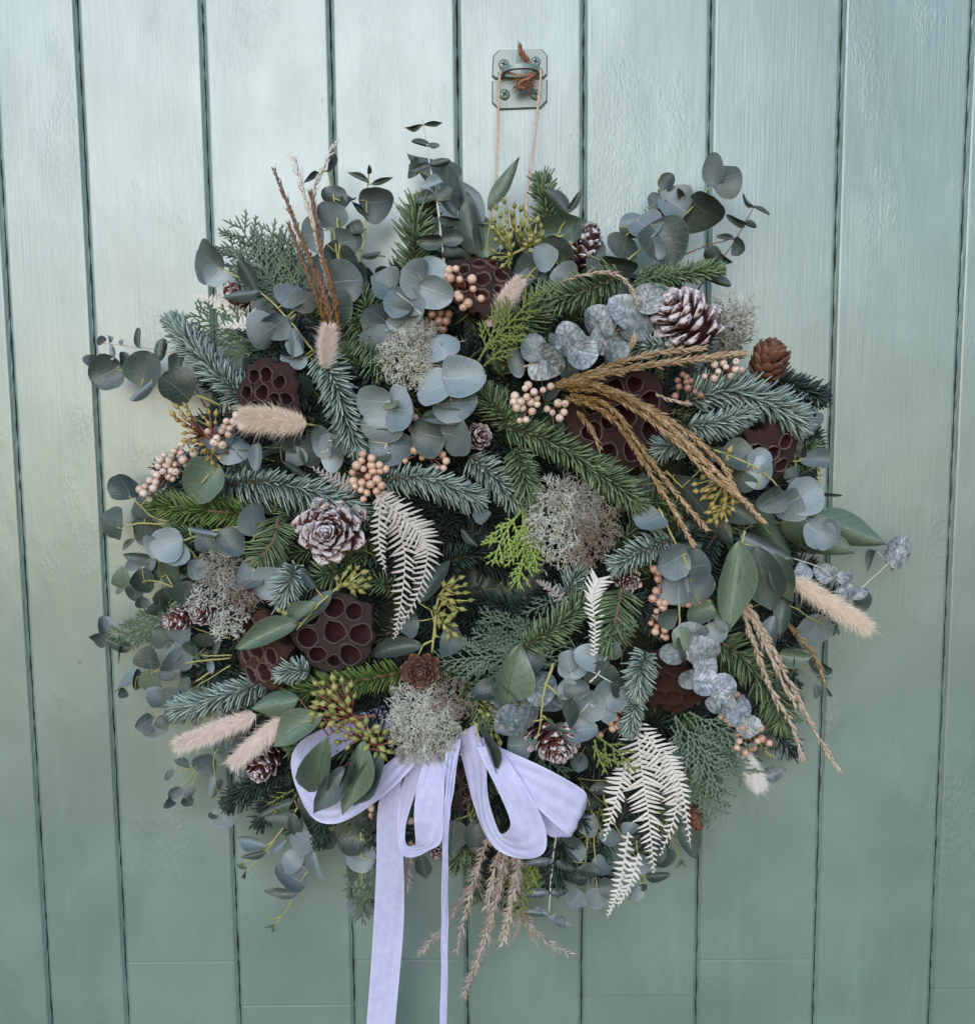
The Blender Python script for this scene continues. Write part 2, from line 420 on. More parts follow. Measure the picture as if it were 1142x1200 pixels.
def cone(label, x, y, h, axis, rad, ln, n, mk, open0=75, open1=12, sw=.95, sl=.8, thin=.07, prof=None, cat='pine cone'):
    """axis: unit vector base to tip; rad px, ln px; scales open from open1 (tip) to open0 degrees (base)"""
    k = K(h); c = P(x, y, h); ax = V(axis).normalized()
    t = thing('pine_cone', c - ax*ln*k*.5, label, cat)
    X, Y, Z = ortho(ax, V((.2, -.3, 1)))
    b = c - ax*ln*k*.5
    core = MB(); core.lathe([(rad*k*.12, 0), (rad*k*.30, ln*k*.2), (rad*k*.26, ln*k*.6), (rad*k*.06, ln*k*.93)], frame(b, ax, Z), 8)
    core.obj('core', PM['dark' if mk in ('dark', 'rose', 'white', 'red') else 'brown'], t, uvs=[(.1, .5)]*len(core.v))
    me = scale_mesh(mk, thin)
    for i in range(n):
        s = (i+.5)/n; a = i*2.39996+rnd(-.06, .06)
        pr = prof(s) if prof else math.sin(math.pi*(.16+.76*s))**.8
        rr = X*math.cos(a) + Z*math.sin(a)
        op = R((open0+(open1-open0)*s**.9)*(1 if s < .82 else (1-s)/.18*.7+.3)+rnd(-5, 5))
        p = b + ax*(ln*k*(.06+.84*s)) + rr*(rad*k*.10*(1-.8*s))
        d = ax*math.cos(op) + rr*math.sin(op)
        up = ax*math.sin(op) - rr*math.cos(op)       # concave side towards the axis
        L = rad*k*sl*(pr*.9+.16)*rnd(.92, 1.06); W = L*sw*rnd(.9, 1.08)
        y_ = d; x_ = y_.cross(up).normalized(); z_ = x_.cross(y_)
        M = Matrix((x_*W, y_*L, z_*L)).transposed().to_4x4(); M.translation = p
        link('scale', me, t, M)
    return t
# ------------------------------------------------------------------ lotus
def podmat(name, a, b, rough=.8):
    m_, t, p = mat(name); g = nd(t, 'ShaderNodeTexCoord')
    n1 = noi(t, g.outputs['Object'], 260, 5, .65); n2 = noi(t, g.outputs['Object'], 60, 3)
    col = mixc(t, sstep(t, mth(t, 'ADD', mth(t, 'MULTIPLY', n1, .6), mth(t, 'MULTIPLY', n2, .4)), .35, .65), a, b)
    t.links.new(col, p.inputs['Base Color']); p.inputs['Roughness'].default_value = rough; p.inputs['Specular IOR Level'].default_value = .25
    bmp = nd(t, 'ShaderNodeBump'); bmp.inputs['Strength'].default_value = 1; bmp.inputs['Distance'].default_value = .0022
    wv = mth(t, 'ADD', n1, mth(t, 'MULTIPLY', n2, .8))
    t.links.new(wv, bmp.inputs['Height']); t.links.new(bmp.outputs[0], p.inputs['Normal']); return m_
OM = {'m': podmat('maroon_pod', (.058, .026, .022), (.155, .085, .070)), 'v': podmat('violet_brown_pod', (.055, .034, .032), (.165, .115, .100)),
      'r': podmat('reddish_pod', (.09, .040, .026), (.215, .110, .078)), 'c': podmat('chocolate_pod', (.075, .034, .028), (.150, .078, .062)),
      'in': podmat('pod_hollow', (.085, .028, .034), (.17, .062, .070), .55), 'rim': podmat('pod_rim', (.26, .17, .14), (.48, .36, .31), .75)}
def lotus(label, x, y, h, axis, rad, holes, mk='m', depth=.5, ell=1.0, spin=0, hr=.2, bodyl=1.1, lobes=.05, solid=False, back=True, seed=1, rimk='rim'):
    """a seed pod whose flat face looks along axis; holes: list of (u, v, r) in units of the face's radius"""
    rr = random.Random(seed); k = K(h); c = P(x, y, h); ax = V(axis).normalized(); r = rad*k
    Y = ax; X, _, Z = ortho(Y, V((0, 0, 1)))
    q = Matrix.Rotation(spin, 3, Y); X = q @ X; Z = q @ Z
    M = Matrix((X*r*ell, Z*r, Y*r)).transposed().to_4x4(); M.translation = c
    t = thing('lotus_pod', c - ax*r*bodyl, label, 'lotus seed pod')
    ph = [rr.uniform(0, 6.28) for _ in range(4)]
    def edge(a): return 1+lobes*math.sin(5*a+ph[0])+lobes*.7*math.sin(9*a+ph[1])+lobes*.4*math.sin(15*a+ph[2])
    N = 46; mb = MB(); idx = {}
    def zf(px, py):
        d = math.hypot(px, py); a = math.atan2(py, px); z = -.12*d*d+.03*math.sin(4*px+ph[3])+.03*math.sin(5*py+ph[2])+.05*noise.noise(V((px*4+ph[0], py*4, ph[1])))+.03*noise.noise(V((px*11, py*11+ph[2], 0)))
        for hx, hy, hrr in holes:
            dd = math.hypot(px-hx, py-hy)/hrr
            if solid:
                z -= .34*max(0, 1-dd**6) if dd < 1 else 0
                z += .07*math.exp(-((dd-1.10)/.15)**2)
                if dd < .62: z += .24*math.sqrt(max(0, 1-(dd/.62)**2))
            else: z += .05*math.exp(-((dd-1.05)/.16)**2)
        return z
    for i in range(N+1):
        for j in range(N+1):
            gx, gy = i/N*2-1, j/N*2-1
            # square to disc
            px, py = gx*math.sqrt(1-gy*gy/2), gy*math.sqrt(1-gx*gx/2); e = edge(math.atan2(py, px)) if px or py else 1
            px *= e; py *= e
            idx[i, j] = len(mb.v); mb.v.append(V((px, py, zf(px, py)))); mb.t.append(.5)
    for i in range(N):
        for j in range(N):
            q4 = [idx[i, j], idx[i+1, j], idx[i+1, j+1], idx[i, j+1]]
            cx = sum(mb.v[q_].x for q_ in q4)/4; cy = sum(mb.v[q_].y for q_ in q4)/4
            if not solid and any(math.hypot(cx-hx, cy-hy) < hr_*.97 for hx, hy, hr_ in holes): continue
            mb.f.append(tuple(q4))
    # side of the pod, wrinkled, running down to the stalk
    ring = [idx[i, 0] for i in range(N)]+[idx[N, j] for j in range(N)]+[idx[N-i, N] for i in range(N)]+[idx[0, N-j] for j in range(N)]
    prev = ring; n = len(ring)
    base = [(mb.v[q_].x, mb.v[q_].y, mb.v[q_].z) for q_ in ring]
    for lv, (sc, zz) in enumerate(((1.05, -.08), (1.0, -.22), (.84, -.5), (.55, -.85), (.22, -1.15), (.1, -1.5))):
        cur = []
        for qn, (bx, by, bz) in enumerate(base):
            a = math.atan2(by, bx); wr = 1+.03*noise.noise(V((bx*7, by*7, lv*.8)))*(lv > 0)+.06*math.sin(17*a+ph[0]+lv*.3)*(lv > 0)+.03*math.sin(31*a+ph[1])*(lv > 0)
            cur.append(len(mb.v)); mb.v.append(V((bx*sc*wr, by*sc*wr, bz*max(0, 1-lv*.3)+zz*bodyl))); mb.t.append(.5)
        for qn in range(n): mb.f.append((prev[qn], cur[qn], cur[(qn+1) % n], prev[(qn+1) % n]))
        prev = cur
    body = link('receptacle', mb.mesh('receptacle', OM[mk]), t, M)
    if not solid:
        for hx, hy, hr_ in holes:
            cv = MB(); n = 18; z0 = zf(hx+hr_, hy); wob = [rr.uniform(-.09, .09) for _ in range(3)]; pw = rr.uniform(0, 6)
            def rim(a): return 1+wob[0]*math.cos(2*a+pw)+wob[1]*math.cos(3*a)+wob[2]*.6*math.sin(5*a)+.025*math.sin(11*a+pw*3)
            prof = ((1.07, -.03), (1.06, .035), (1.02, .060), (.985, .05), (.96, 0), (.90, -depth*.5), (.72, -depth*.9), (.3, -depth), (.02, -depth))
            for pr, pz in prof:
                for a_ in range(n):
                    a = 2*math.pi*a_/n; q_ = (hx+hr_*pr*rim(a)*math.cos(a), hy+hr_*pr*rim(a)*math.sin(a))
                    zz = zf(*q_) if pr > .85 else z0
                    cv.v.append(V((q_[0], q_[1], zz+pz*(rr.uniform(.2, 1.5) if pz > .03 else 1)))); cv.t.append(.5)
            me = bpy.data.meshes.new('seed_hole')
            for i in range(len(prof)-1):
                for a_ in range(n):
                    q_ = i*n+a_; w_ = i*n+(a_+1) % n; cv.f.append((q_, w_, w_+n, q_+n))
            me = cv.mesh('seed_hole', OM[rimk])
            me.materials.append(OM['in'])
            for pi, pl in enumerate(me.polygons): pl.material_index = 1 if pi//n >= 4 else 0
            link('seed_hole', me, t, M)
    return t
# ------------------------------------------------------------------ berries, buds
def berrymat(name, a, b):
    m_, t, p = mat(name); tc = nd(t, 'ShaderNodeTexCoord'); sx = nd(t, 'ShaderNodeSeparateXYZ'); t.links.new(tc.outputs['Object'], sx.inputs[0])
    oi = nd(t, 'ShaderNodeObjectInfo'); n1 = noi(t, tc.outputs['Object'], 2.2, 3)
    col = mixc(t, mth(t, 'MINIMUM', mth(t, 'ADD', mth(t, 'MULTIPLY', oi.outputs['Random'], .7), mth(t, 'MULTIPLY', sstep(t, n1, .35, .7), .4)), 1), a, b)
    col = mixc(t, sstep(t, mth(t, 'ADD', sx.outputs[1], mth(t, 'MULTIPLY', n1, .06)), .985, 1.0), col, (.10, .045, .03))
    t.links.new(col, p.inputs['Base Color']); p.inputs['Roughness'].default_value = .33; p.inputs['Specular IOR Level'].default_value = .5
    p.inputs['Subsurface Weight'].default_value = .15; p.inputs['Subsurface Scale'].default_value = .002; return m_
BM = {'p': berrymat('blush_berry', (.50, .33, .24), (.76, .62, .51)), 'o': berrymat('peach_berry', (.46, .25, .165), (.72, .51, .39)),
      'b': berrymat('brown_pink_berry', (.22, .105, .075), (.36, .20, .15))}
def ball(mk):
    mb = MB(); mb.lathe([(math.sin(math.pi*i/8)*(1 if i else 0)+.001, -math.cos(math.pi*i/8)) for i in range(9)], Matrix.Identity(4), 12)
    return mb.mesh('berry', BM[mk])
BALL = {k: ball(k) for k in BM}
def pack(cx, cy, rx, ry, n, gap=9.5):
    out = []
    for _ in range(3000):
        a = rnd(0, 6.283); q = math.sqrt(random.random()); x, y = cx+rx*q*math.cos(a), cy+ry*q*math.sin(a)
        if all(math.hypot(x-p[0], y-p[1]) > gap for p in out): out.append((x, y))
        if len(out) == n: break
    return out
def berries(label, spots, root, h=95, mk='p', r=5.4, sc='r', thick=9, cat='berries'):
    """spots in pixels; root: where the stalks come together"""
    t = thing('berry_cluster', P(root[0], root[1], h-14), label, cat)
    mb = MB(); RT = P(root[0], root[1], h-14); cx = sum(s[0] for s in spots)/len(spots); cy = sum(s[1] for s in spots)/len(spots)
    hub = P(cx*.6+root[0]*.4, cy*.6+root[1]*.4, h-9)
    mb.tube([RT, RT.lerp(hub, .5)+rv(.001), hub], [.0012, .0010, .0009], 5)
    for x, y in spots:
        hh = h + rnd(-thick*.5, thick*.5); p = P(x, y, hh); s = r*K(hh)*rnd(.72, 1.14)
        d = (p-hub).normalized(); d = (d+V((0, 0, -.2))+rv(.9)).normalized()
        M = frame(p, d, V((.3, .4, .8)), s, s, s); link('berry', BALL[mk], t, M)
        a = p-d*s*.9; near = hub+(p-hub)*.2
        mb.tube([near, near.lerp(a, .6)+rv(.0012), a], [.0007, .00055, .0005], 4)
    mb.obj('stalk', STEM[sc], t); return t
m_, t_, p_ = mat('gumnut'); oi_ = nd(t_, 'ShaderNodeObjectInfo'); tc_ = nd(t_, 'ShaderNodeTexCoord'); sx_ = nd(t_, 'ShaderNodeSeparateXYZ'); t_.links.new(tc_.outputs['Object'], sx_.inputs[0])
c_ = mixc(t_, oi_.outputs['Random'], (.17, .19, .045), (.34, .33, .11)); c_ = mixc(t_, sstep(t_, sx_.outputs[1], .72, .95), c_, (.30, .21, .07))
t_.links.new(c_, p_.inputs['Base Color']); p_.inputs['Roughness'].default_value = .45
GUM = m_
m_, t_, p_ = mat('golden_gumnut'); oi_ = nd(t_, 'ShaderNodeObjectInfo'); c_ = mixc(t_, oi_.outputs['Random'], (.30, .21, .05), (.42, .31, .10))
t_.links.new(c_, p_.inputs['Base Color']); p_.inputs['Roughness'].default_value = .45
GOLD = m_
def nut(mt):
    mb = MB(); mb.lathe([(.05, 0), (.15, .10), (.27, .32), (.31, .50), (.29, .60), (.26, .62), (.20, .72), (.10, .88), (.03, 1.08)], Matrix.Identity(4), 9)
    return mb.mesh('bud', mt)
NUT = {'g': nut(GUM), 'y': nut(GOLD)}
def gumnuts(label, groups, h=95, mk='g', size=11, sc='y', trunk=None, cat='seed cluster'):
    """groups: (rootx, rooty, cx, cy, rx, ry, n): buds in umbels"""
    g0 = groups[0]; t = thing('gumnut_cluster', P(g0[0], g0[1], h-10), label, cat); mb = MB()
    if trunk: mb.tube(curve([P(x, y, h-8) for x, y in trunk], 8), .0011, 5)
    for rx_, ry_, cx, cy, rx, ry, n in groups:
        rt = P(rx_, ry_, h-9)
        if trunk:
            tq = near_stem([[(x, y, h-8) for x, y in trunk]], rx_, ry_); mb.tube([P(*tq[:3]), rt], [.001, .0008], 5)
        for x, y in pack(cx, cy, rx*1.12, ry*1.12, n, 8.2):
            hh = h+rnd(-6, 6); p = P(x, y, hh)
            away = V((x-rx_, 0, -(y-ry_))); away = away.normalized() if away.length > 1 else V((0, 0, 1))
            d = (away+TOCAM*rnd(0, .7)+rv(.45)).normalized(); s = size*K(hh)*rnd(.72, 1.08); a = p-d*s*.5
            link('bud', NUT[mk], t, frame(a, d, TOCAM, s, s, s))
            mb.tube([rt, rt.lerp(a, .55)+rv(.0012), a], [.0008, .0006, .0005], 4)
    mb.obj('stalk', STEM[sc], t); return t
# ------------------------------------------------------------------ bunny tails
TM = {'p': tinted('peach_fuzz', (.70, .55, .43), (.87, .75, .62), .8, .1, sheen=.4), 'k': tinted('blush_fuzz', (.74, .60, .51), (.86, .76, .68), .8, .1, sheen=.4),
      'c': tinted('cream_fuzz', (.72, .68, .62), (.84, .81, .75), .8, .1, sheen=.4)}
def bunny(label, bx, by, tx, ty, w_, h=100, mk='p', stem=None, fz=1.0):
    B = P(bx, by, h); T = P(tx, ty, h+6); ax = (T-B); L = ax.length; d = ax.normalized(); r = w_*K(h)*.5
    t = thing('bunny_tail', B, label, 'bunny tail grass')
    M = frame(B, d, TOCAM)
    pf = lambda s: math.sin(math.pi*min(1, (.06+.90*s)))**.62
    mb = MB(); mb.lathe([(r*.46*pf(i/12), L*i/12*.97) for i in range(13)], M, 14, .35); mb.obj('head', TM[mk], t)
    x, y, z = ortho(d, TOCAM); mb = MB()
    for i in range(3400):
        s = random.random()**.9; a = rnd(0, 6.283); rr = x*math.cos(a)+z*math.sin(a); p = B+d*(L*s*.97)+rr*r*.42*pf(s)
        e = (rr*.75+d*rnd(.45, 1.3)+rv(.38)).normalized(); l = r*rnd(.45, 1.12)*fz
        if random.random() < .05: l *= rnd(1.3, 2.0); 
        sd_ = e.cross(TOCAM).normalized() if abs(e.dot(TOCAM)) < .98 else x
        wv = .00011; q = p+e*l*.55; f = p+e*l+V((0, 0, -1))*l*.12
        tt = rnd(-.35, 1.2)
        mb.add([p+sd_*wv, p-sd_*wv, q+sd_*wv*.7, q-sd_*wv*.7, f], [(0, 1, 3, 2), (2, 3, 4)], tt)
    mb.obj('fuzz', TM[mk], t, 'stuff')
    mb = MB(); s0 = P(*(stem or (bx-(tx-bx)*.5, by-(ty-by)*.5)), h-25); mb.tube([s0, s0.lerp(B, .6)+V((0, -.002, 0)), B+d*.002], .0008, 5); mb.obj('stem', STEM['y'], t)
    return t
# ------------------------------------------------------------------ grass plumes
def plumemat(name, base, tip, dark):
    m_, t, p = mat(name); at = nd(t, 'ShaderNodeAttribute', attribute_name='tint'); g = nd(t, 'ShaderNodeNewGeometry')
    col = mixc(t, at.outputs['Fac'], base, tip); n = noi(t, g.outputs['Position'], 420, 3)
    col = mixc(t, mth(t, 'MULTIPLY', sstep(t, n, .52, .68), .55), col, dark)
    t.links.new(col, p.inputs['Base Color']); p.inputs['Roughness'].default_value = .6; p.inputs['Specular IOR Level'].default_value = .3; return m_
GM = {'gold': plumemat('golden_grass', (.15, .080, .014), (.56, .40, .245), (.24, .13, .045)), 'tan': plumemat('tan_grass', (.19, .115, .035), (.46, .34, .225), (.20, .13, .08)),
      'brown': plumemat('brown_grass', (.165, .085, .018), (.20, .12, .085), (.06, .032, .02)), 'cream': plumemat('cream_grass', (.40, .31, .21), (.60, .49, .38), (.30, .21, .14)),
      'white': plumemat('bleached_grass', (.52, .42, .32), (.72, .66, .60), (.5, .4, .32)), 'mauve': plumemat('mauve_grass', (.31, .24, .19), (.56, .48, .41), (.20, .14, .11))}
def plume(label, pts, mk='gold', h=105, size=11, w_=3.4, n=None, splay=18, start=.0, fuzzy=False, rows=5, strands=1, wid=0, group=None, droop=0):
    c3 = [P(p[0], p[1], p[2] if len(p) > 2 else h) for p in pts]; N = 40; path = curve(c3, N)
    t = thing('grass_plume', path[0], label, 'dried grass'); st = MB(); sp = MB()
    for q in range(strands):
        off = V((0, 0, 0)) if strands == 1 else rv(1)
        pq = [p + off*(wid*K(h)*(.25+.75*i/N)) for i, p in enumerate(path)]
        st.tube(pq, [.0007*(1-.6*i/N) for i in range(N+1)], 5, .3)
        tot = length(pq); k = K(h); m = n or int(tot/(size*k)*rows)
        for i in range(m):
            s = start+(1-start)*(i+rnd(-.3, .3))/m; s = max(0, min(.995, s)); j = int(s*N); p = pq[j].lerp(pq[j+1], s*N-j); tg = (pq[j+1]-pq[j]).normalized()
            x, y, z = ortho(tg, TOCAM); a = i*2.4+rnd(-.9, .9); rr = x*math.cos(a)+z*math.sin(a)
            an = R(splay+rnd(-9, 14)); d = tg*math.cos(an)+rr*math.sin(an); L = size*k*rnd(.65, 1.3)*(.75+.25*math.sin(math.pi*s)); r = w_*k*.5*rnd(.6, 1.05)*(1.1-.35*s)
            b = p+rr*r*.4; tt = min(1, max(0, s*1.05-.05+rnd(-.28, .28)))
            M = frame(b, d, rr, r, L, r*.75)
            sp.lathe([(.25, 0), (.95, .30), (.85, .62), (.12, 1.0)], M, 5, tt)
            if fuzzy:
                for _ in range(4):
                    e = (d+rv(.55)).normalized(); sp.needle(b+d*L*.2, e, L*rnd(.7, 1.2), r*.16, rv(.0004), min(1, tt+.25))
            elif random.random() < .4:
                sp.needle(b+d*L*.8, (d+rv(.12)).normalized(), L*rnd(.4, .8), r*.14, rv(.0002), tt)
    st.obj('stalk', GM[mk], t); sp.obj('seed_head', GM[mk], t, 'stuff'); return t
# ------------------------------------------------------------------ ferns
FM = {'w': tinted('bleached_fern', (.56, .53, .47), (.72, .69, .63), .7, .2), 'c': tinted('cream_fern', (.42, .39, .34), (.58, .545, .49), .7, .2), 'g': tinted('grey_fern', (.24, .22, .20), (.36, .33, .31), .7, .2)}
LFL = {}
def leaflet(mk, v):
    if (mk, v) in LFL: return LFL[mk, v]
    rr = random.Random(v+5); mb = MB(); nu = 7; b1, b2 = rr.uniform(-.22, .22), rr.uniform(-.05, .28)
    for i in range(nu+1):
        u = i/nu; wd = (.5 if u < .12 else .5*(1-((u-.12)/.88)**1.9)**.75)*(1+.10*(i % 2)); wd = max(wd, .02)
        for vv in (-1, -.45, .45, 1): mb.v.append(V((vv*wd+b2*u*u*3, u, b1*u*u+(.03 if abs(vv) < .9 else 0)*(1-u)))); mb.t.append(rr.uniform(.2, .9))
    for i in range(nu):
        for j in range(3): a = i*4+j; mb.f.append((a, a+1, a+5, a+4))
    LFL[mk, v] = mb.mesh('leaflet', FM[mk]); return LFL[mk, v]
def fern(label, fronds, mk='w', h=100, space=6.6, lw=4.1, ang=74, roll=0, cat='fern'):
    """fronds: (points, widest half width px, sides) ; sides 0 both, 1/-1 one only"""
    t = thing('fern_frond', P(*fronds[0][0][0], h), label, cat); mb = MB()
    for fi, (pts, hw, sides, *fl) in enumerate(fronds):
        hh = h+fi*3; N = 30; path = curve([P(p[0], p[1], hh+(p[2] if len(p) > 2 else 0)) for p in pts], N); k = K(hh)
        mb.tube(path, [.0009*(1-.75*i/N) for i in range(N+1)], 5, .5); tot = length(path)/k; n = int(tot/space); tw = rnd(-.25, .25)
        prof = fl[0] if fl else None
        for i in range(n):
            s = (i+.5)/n; j = int(s*N); p = path[j].lerp(path[min(N, j+1)], s*N-j); tg = (path[min(N, j+1)]-path[j]).normalized()
            vd = (TOCAM+V((tw, 0, roll))).normalized(); x = tg.cross(vd).normalized()
            pr = prof(s) if prof else (min(1, .55+s*2.2) if s < .25 else 1-((s-.25)/.75)**1.35*.93)
            for sg in (-1, 1):
                if sides and sg != sides: continue
                a = R(ang-18*s+rnd(-9, 9)); d = tg*math.cos(a)+x*(sg*math.sin(a))+vd*rnd(-.28, .12); L = hw*k*pr*rnd(.78, 1.08)
                if L < .0012: continue
                q = p+tg*(.5*space*k*(sg > 0)); W = lw*k*(.55+.45*pr)*rnd(.88, 1.1)
                link('leaflet', leaflet(mk, random.randrange(4)), t, frame(q, d, vd, W, L, L))
    mb.obj('stem', FM[mk], t); return t
# ------------------------------------------------------------------ lichen moss
MM = {'w': tinted('pale_lichen', (.34, .345, .27), (.76, .77, .68), .85, .1), 'b': tinted('brown_lichen', (.17, .12, .095), (.38, .30, .25), .85, .1), 'g': tinted('grey_lichen', (.22, .21, .175), (.46, .44, .38), .85, .1)}
def moss(label, blobs, h=95, cat='moss'):
    """blobs: (cx, cy, rx, ry, n, look)"""
    t = thing('moss_clump', P(blobs[0][0], blobs[0][1], h-20), label, cat)
    for cx, cy, rx, ry, n, mk in blobs:
        mb = MB(); k = K(h); c = P(cx, cy, h-16)
        for _ in range(int(n*1.8)):
            a = rnd(0, 6.283); q = math.sqrt(random.random()); u, v = q*math.cos(a), q*math.sin(a); dome = math.sqrt(max(0, 1-q*q))
            p = P(cx+rx*u*.92, cy+ry*v*.92, h-14+15*dome+rnd(-5, 3)); d = (V((u*.9, -dome-.35, -v*.9))+rv(.8)).normalized()
            def twig(p, d, l, r, dep, tt):
                pts = [p]
                for i in range(4): d = (d+rv(.55)).normalized(); p = p+d*(l/4); pts.append(p)
                mb.tube(pts, [r, r, r*.9, r*.75, r*.4], 4, min(1, tt+.15*(2-dep)), cap=False)
                if dep:
                    for _ in range(random.choice((2, 3))): twig(pts[random.choice((2, 3, 4))], (d+rv(.9)).normalized(), l*rnd(.5, .75), r*.8, dep-1, tt)
            twig(p, d, rnd(8, 15)*k, 0.00034, 2, rnd(.15, .65))
        mb.obj('lichen', MM[mk], t, 'stuff')
    return t
# ------------------------------------------------------------------ the painted plank door
def paintmat(name, col, bumps=1.0):
    m_, t, p = mat(name); g = nd(t, 'ShaderNodeNewGeometry'); oi = nd(t, 'ShaderNodeObjectInfo')
    def stretch(sx, sz, off=0):
        mp = nd(t, 'ShaderNodeMapping'); t.links.new(g.outputs['Position'], mp.inputs[0]); mp.inputs['Scale'].default_value = (sx, 1, sz)
        if off: mp.inputs['Rotation'].default_value = (0, off, 0)
        return mp.outputs[0]
    blot = noi(t, g.outputs['Position'], 9, 4)
    c = mixc(t, sstep(t, blot, .35, .7), tuple(q*.88 for q in col), tuple(min(1, q*1.10) for q in col))
    c = mixc(t, mth(t, 'MULTIPLY', sstep(t, noi(t, stretch(26, 5), 1, 5, .65), .56, .72), .22), c, tuple(min(1, q*1.5) for q in col))
    c = mixc(t, mth(t, 'MULTIPLY', sstep(t, noi(t, stretch(45, 22), 1, 6, .7), .60, .70), .28), c, tuple(q*.62 for q in col))
    c = mixc(t, mth(t, 'MULTIPLY', oi.outputs['Random'], .18), c, tuple(q*.8 for q in col))
    streak = noi(t, stretch(950, 16), 1, 4, .6)
    c = mixc(t, mth(t, 'MULTIPLY', sstep(t, streak, .5, .75), .05), c, tuple(min(1, q*1.35) for q in col))
    # specks and chips
    vo = nd(t, 'ShaderNodeTexVoronoi'); vo.inputs['Scale'].default_value = 16; t.links.new(g.outputs['Position'], vo.inputs['Vector'])
    sp = mth(t, 'SUBTRACT', 1, sstep(t, vo.outputs['Distance'], .018, .034))
    c = mixc(t, mth(t, 'MULTIPLY', sp, .7), c, (.07, .085, .075))
    t.links.new(c, p.inputs['Base Color'])
    wear = noi(t, stretch(30, 12), 1, 5, .6)
    ro = nd(t, 'ShaderNodeMapRange'); ro.inputs[1].default_value = .3; ro.inputs[2].default_value = .7; ro.inputs[3].default_value = .28; ro.inputs[4].default_value = .42
    t.links.new(wear, ro.inputs[0]); t.links.new(ro.outputs[0], p.inputs['Roughness'])
    p.inputs['IOR'].default_value = 1.6; p.inputs['Specular IOR Level'].default_value = .7; p.inputs['Coat Weight'].default_value = 1; p.inputs['Coat IOR'].default_value = 1.55; p.inputs['Coat Roughness'].default_value = .33
    grain = noi(t, stretch(520, 15), 1, 4, .6); fine = noi(t, stretch(1900, 60, .03), 1, 3, .6)
    blob = noi(t, stretch(420, 190), 1, 3, .55); patch = sstep(t, noi(t, stretch(14, 7), 1, 3), .50, .66)
    vo2 = nd(t, 'ShaderNodeTexVoronoi'); vo2.inputs['Scale'].default_value = 21; vo2.inputs['Randomness'].default_value = 1; t.links.new(g.outputs['Position'], vo2.inputs['Vector'])
    dent = sstep(t, vo2.outputs['Distance'], .0, .06)
    amp = sstep(t, noi(t, stretch(11, 5), 1, 3), .35, .7)
    h_ = mth(t, 'MULTIPLY', mth(t, 'ADD', mth(t, 'MULTIPLY', grain, .50), mth(t, 'MULTIPLY', fine, .10)), mth(t, 'ADD', mth(t, 'MULTIPLY', amp, .8), .2))
    h_ = mth(t, 'ADD', h_, mth(t, 'MULTIPLY', mth(t, 'MULTIPLY', blob, patch), .8))
    h_ = mth(t, 'ADD', h_, mth(t, 'MULTIPLY', dent, .28))
    h_ = mth(t, 'ADD', h_, mth(t, 'MULTIPLY', noi(t, stretch(30, 9), 1, 3), .9))
    b = nd(t, 'ShaderNodeBump'); b.inputs['Strength'].default_value = 1.0*min(1, bumps); b.inputs['Distance'].default_value = .0011
    t.links.new(h_, b.inputs['Height']); t.links.new(b.outputs[0], p.inputs['Normal']); return m_
PAINT = paintmat('sage_paint', (.168, .246, .211))
BARE = tinted('bare_joint', (.03, .022, .018), (.12, .060, .045), .9, .1, 90, (.05, .05, .042))
door = thing('plank_door', V((0, 0, .95)), 'sage green painted vertical plank door behind the wreath', 'door')
door['kind'] = 'thing'
cracks = [P(x, 0, 0).x for x in (-161, -12, 89, 236, 386, 535, 684, 834, 988, 1140, 1290)]
seams = {1: None, 2: 1124, 3: 1176, 4: 1124, 5: None, 6: 1168, 7: 1127, 8: None, 9: 1163, 0: None}
Z0, Z1 = .95, 2.05
def plank(xa, xb, za, zb, sd):
    rr = random.Random(sd); n = max(6, int((zb-za)/.007)); mb = MB(); g = .0005; ch = .0035; dp = .0021
    prof = [(g, .014), (g, dp+.001), (g+.0008, dp), (ch-.0007, .0004), (ch, .0001), (ch+.0008, 0)]
    W = xb-xa; pts = [(x, y) for x, y in prof] + [(W*q, 0) for q in (.25, .5, .75)] + [(W-x, y) for x, y in prof[::-1]]
    w1 = [rr.uniform(0, 6) for _ in range(4)]
    for i in range(n+1):
        z = za+(zb-za)*i/n
        if i == 1: z = za+.0011
        if i == n-1: z = zb-.0011
        wob = .00012*math.sin(z*40+w1[0])+.00006*math.sin(z*133+w1[1])
        cz = (.00011+.00007*math.sin(xa*50)) if i in (0, n) and (za > Z0+.01 or zb < Z1-.01) else 0
        for j, (x, y) in enumerate(pts):
            jx = (rr.uniform(-.00045, .0003) if j in (0, 1, 2, len(pts)-1, len(pts)-2, len(pts)-3) else 0)
            e = wob if j < 6 else (wob*-.7 if j > 8 else 0)
            mb.v.append(V((xa+x+jx+e*.5, y+cz, z))); mb.t.append(.5)
    m_ = len(pts)
    for i in range(n):
        for j in range(m_-1): a = i*m_+j; mb.f.append((a, a+1, a+m_+1, a+m_))
    for r0_ in (0, n*m_):
        k = len(mb.v); mb.v += [v.copy() for v in mb.v[r0_:r0_+m_]]; mb.t += [.5]*m_
        q = tuple(range(k, k+m_)); mb.f.append(q[::-1] if r0_ == 0 else q)
    return mb.obj('plank', PAINT, door, smooth=False)
for i in range(len(cracks)-1):
    s = seams.get(i)
    if s is None: plank(cracks[i], cracks[i+1], Z0, Z1, i)
    else:
        zs = P(600, s, 0).z
        plank(cracks[i], cracks[i+1], zs+.0001, Z1, i); plank(cracks[i], cracks[i+1], Z0, zs-.0001, i+40)
mb = MB(); xa, xb = cracks[0], cracks[-1]
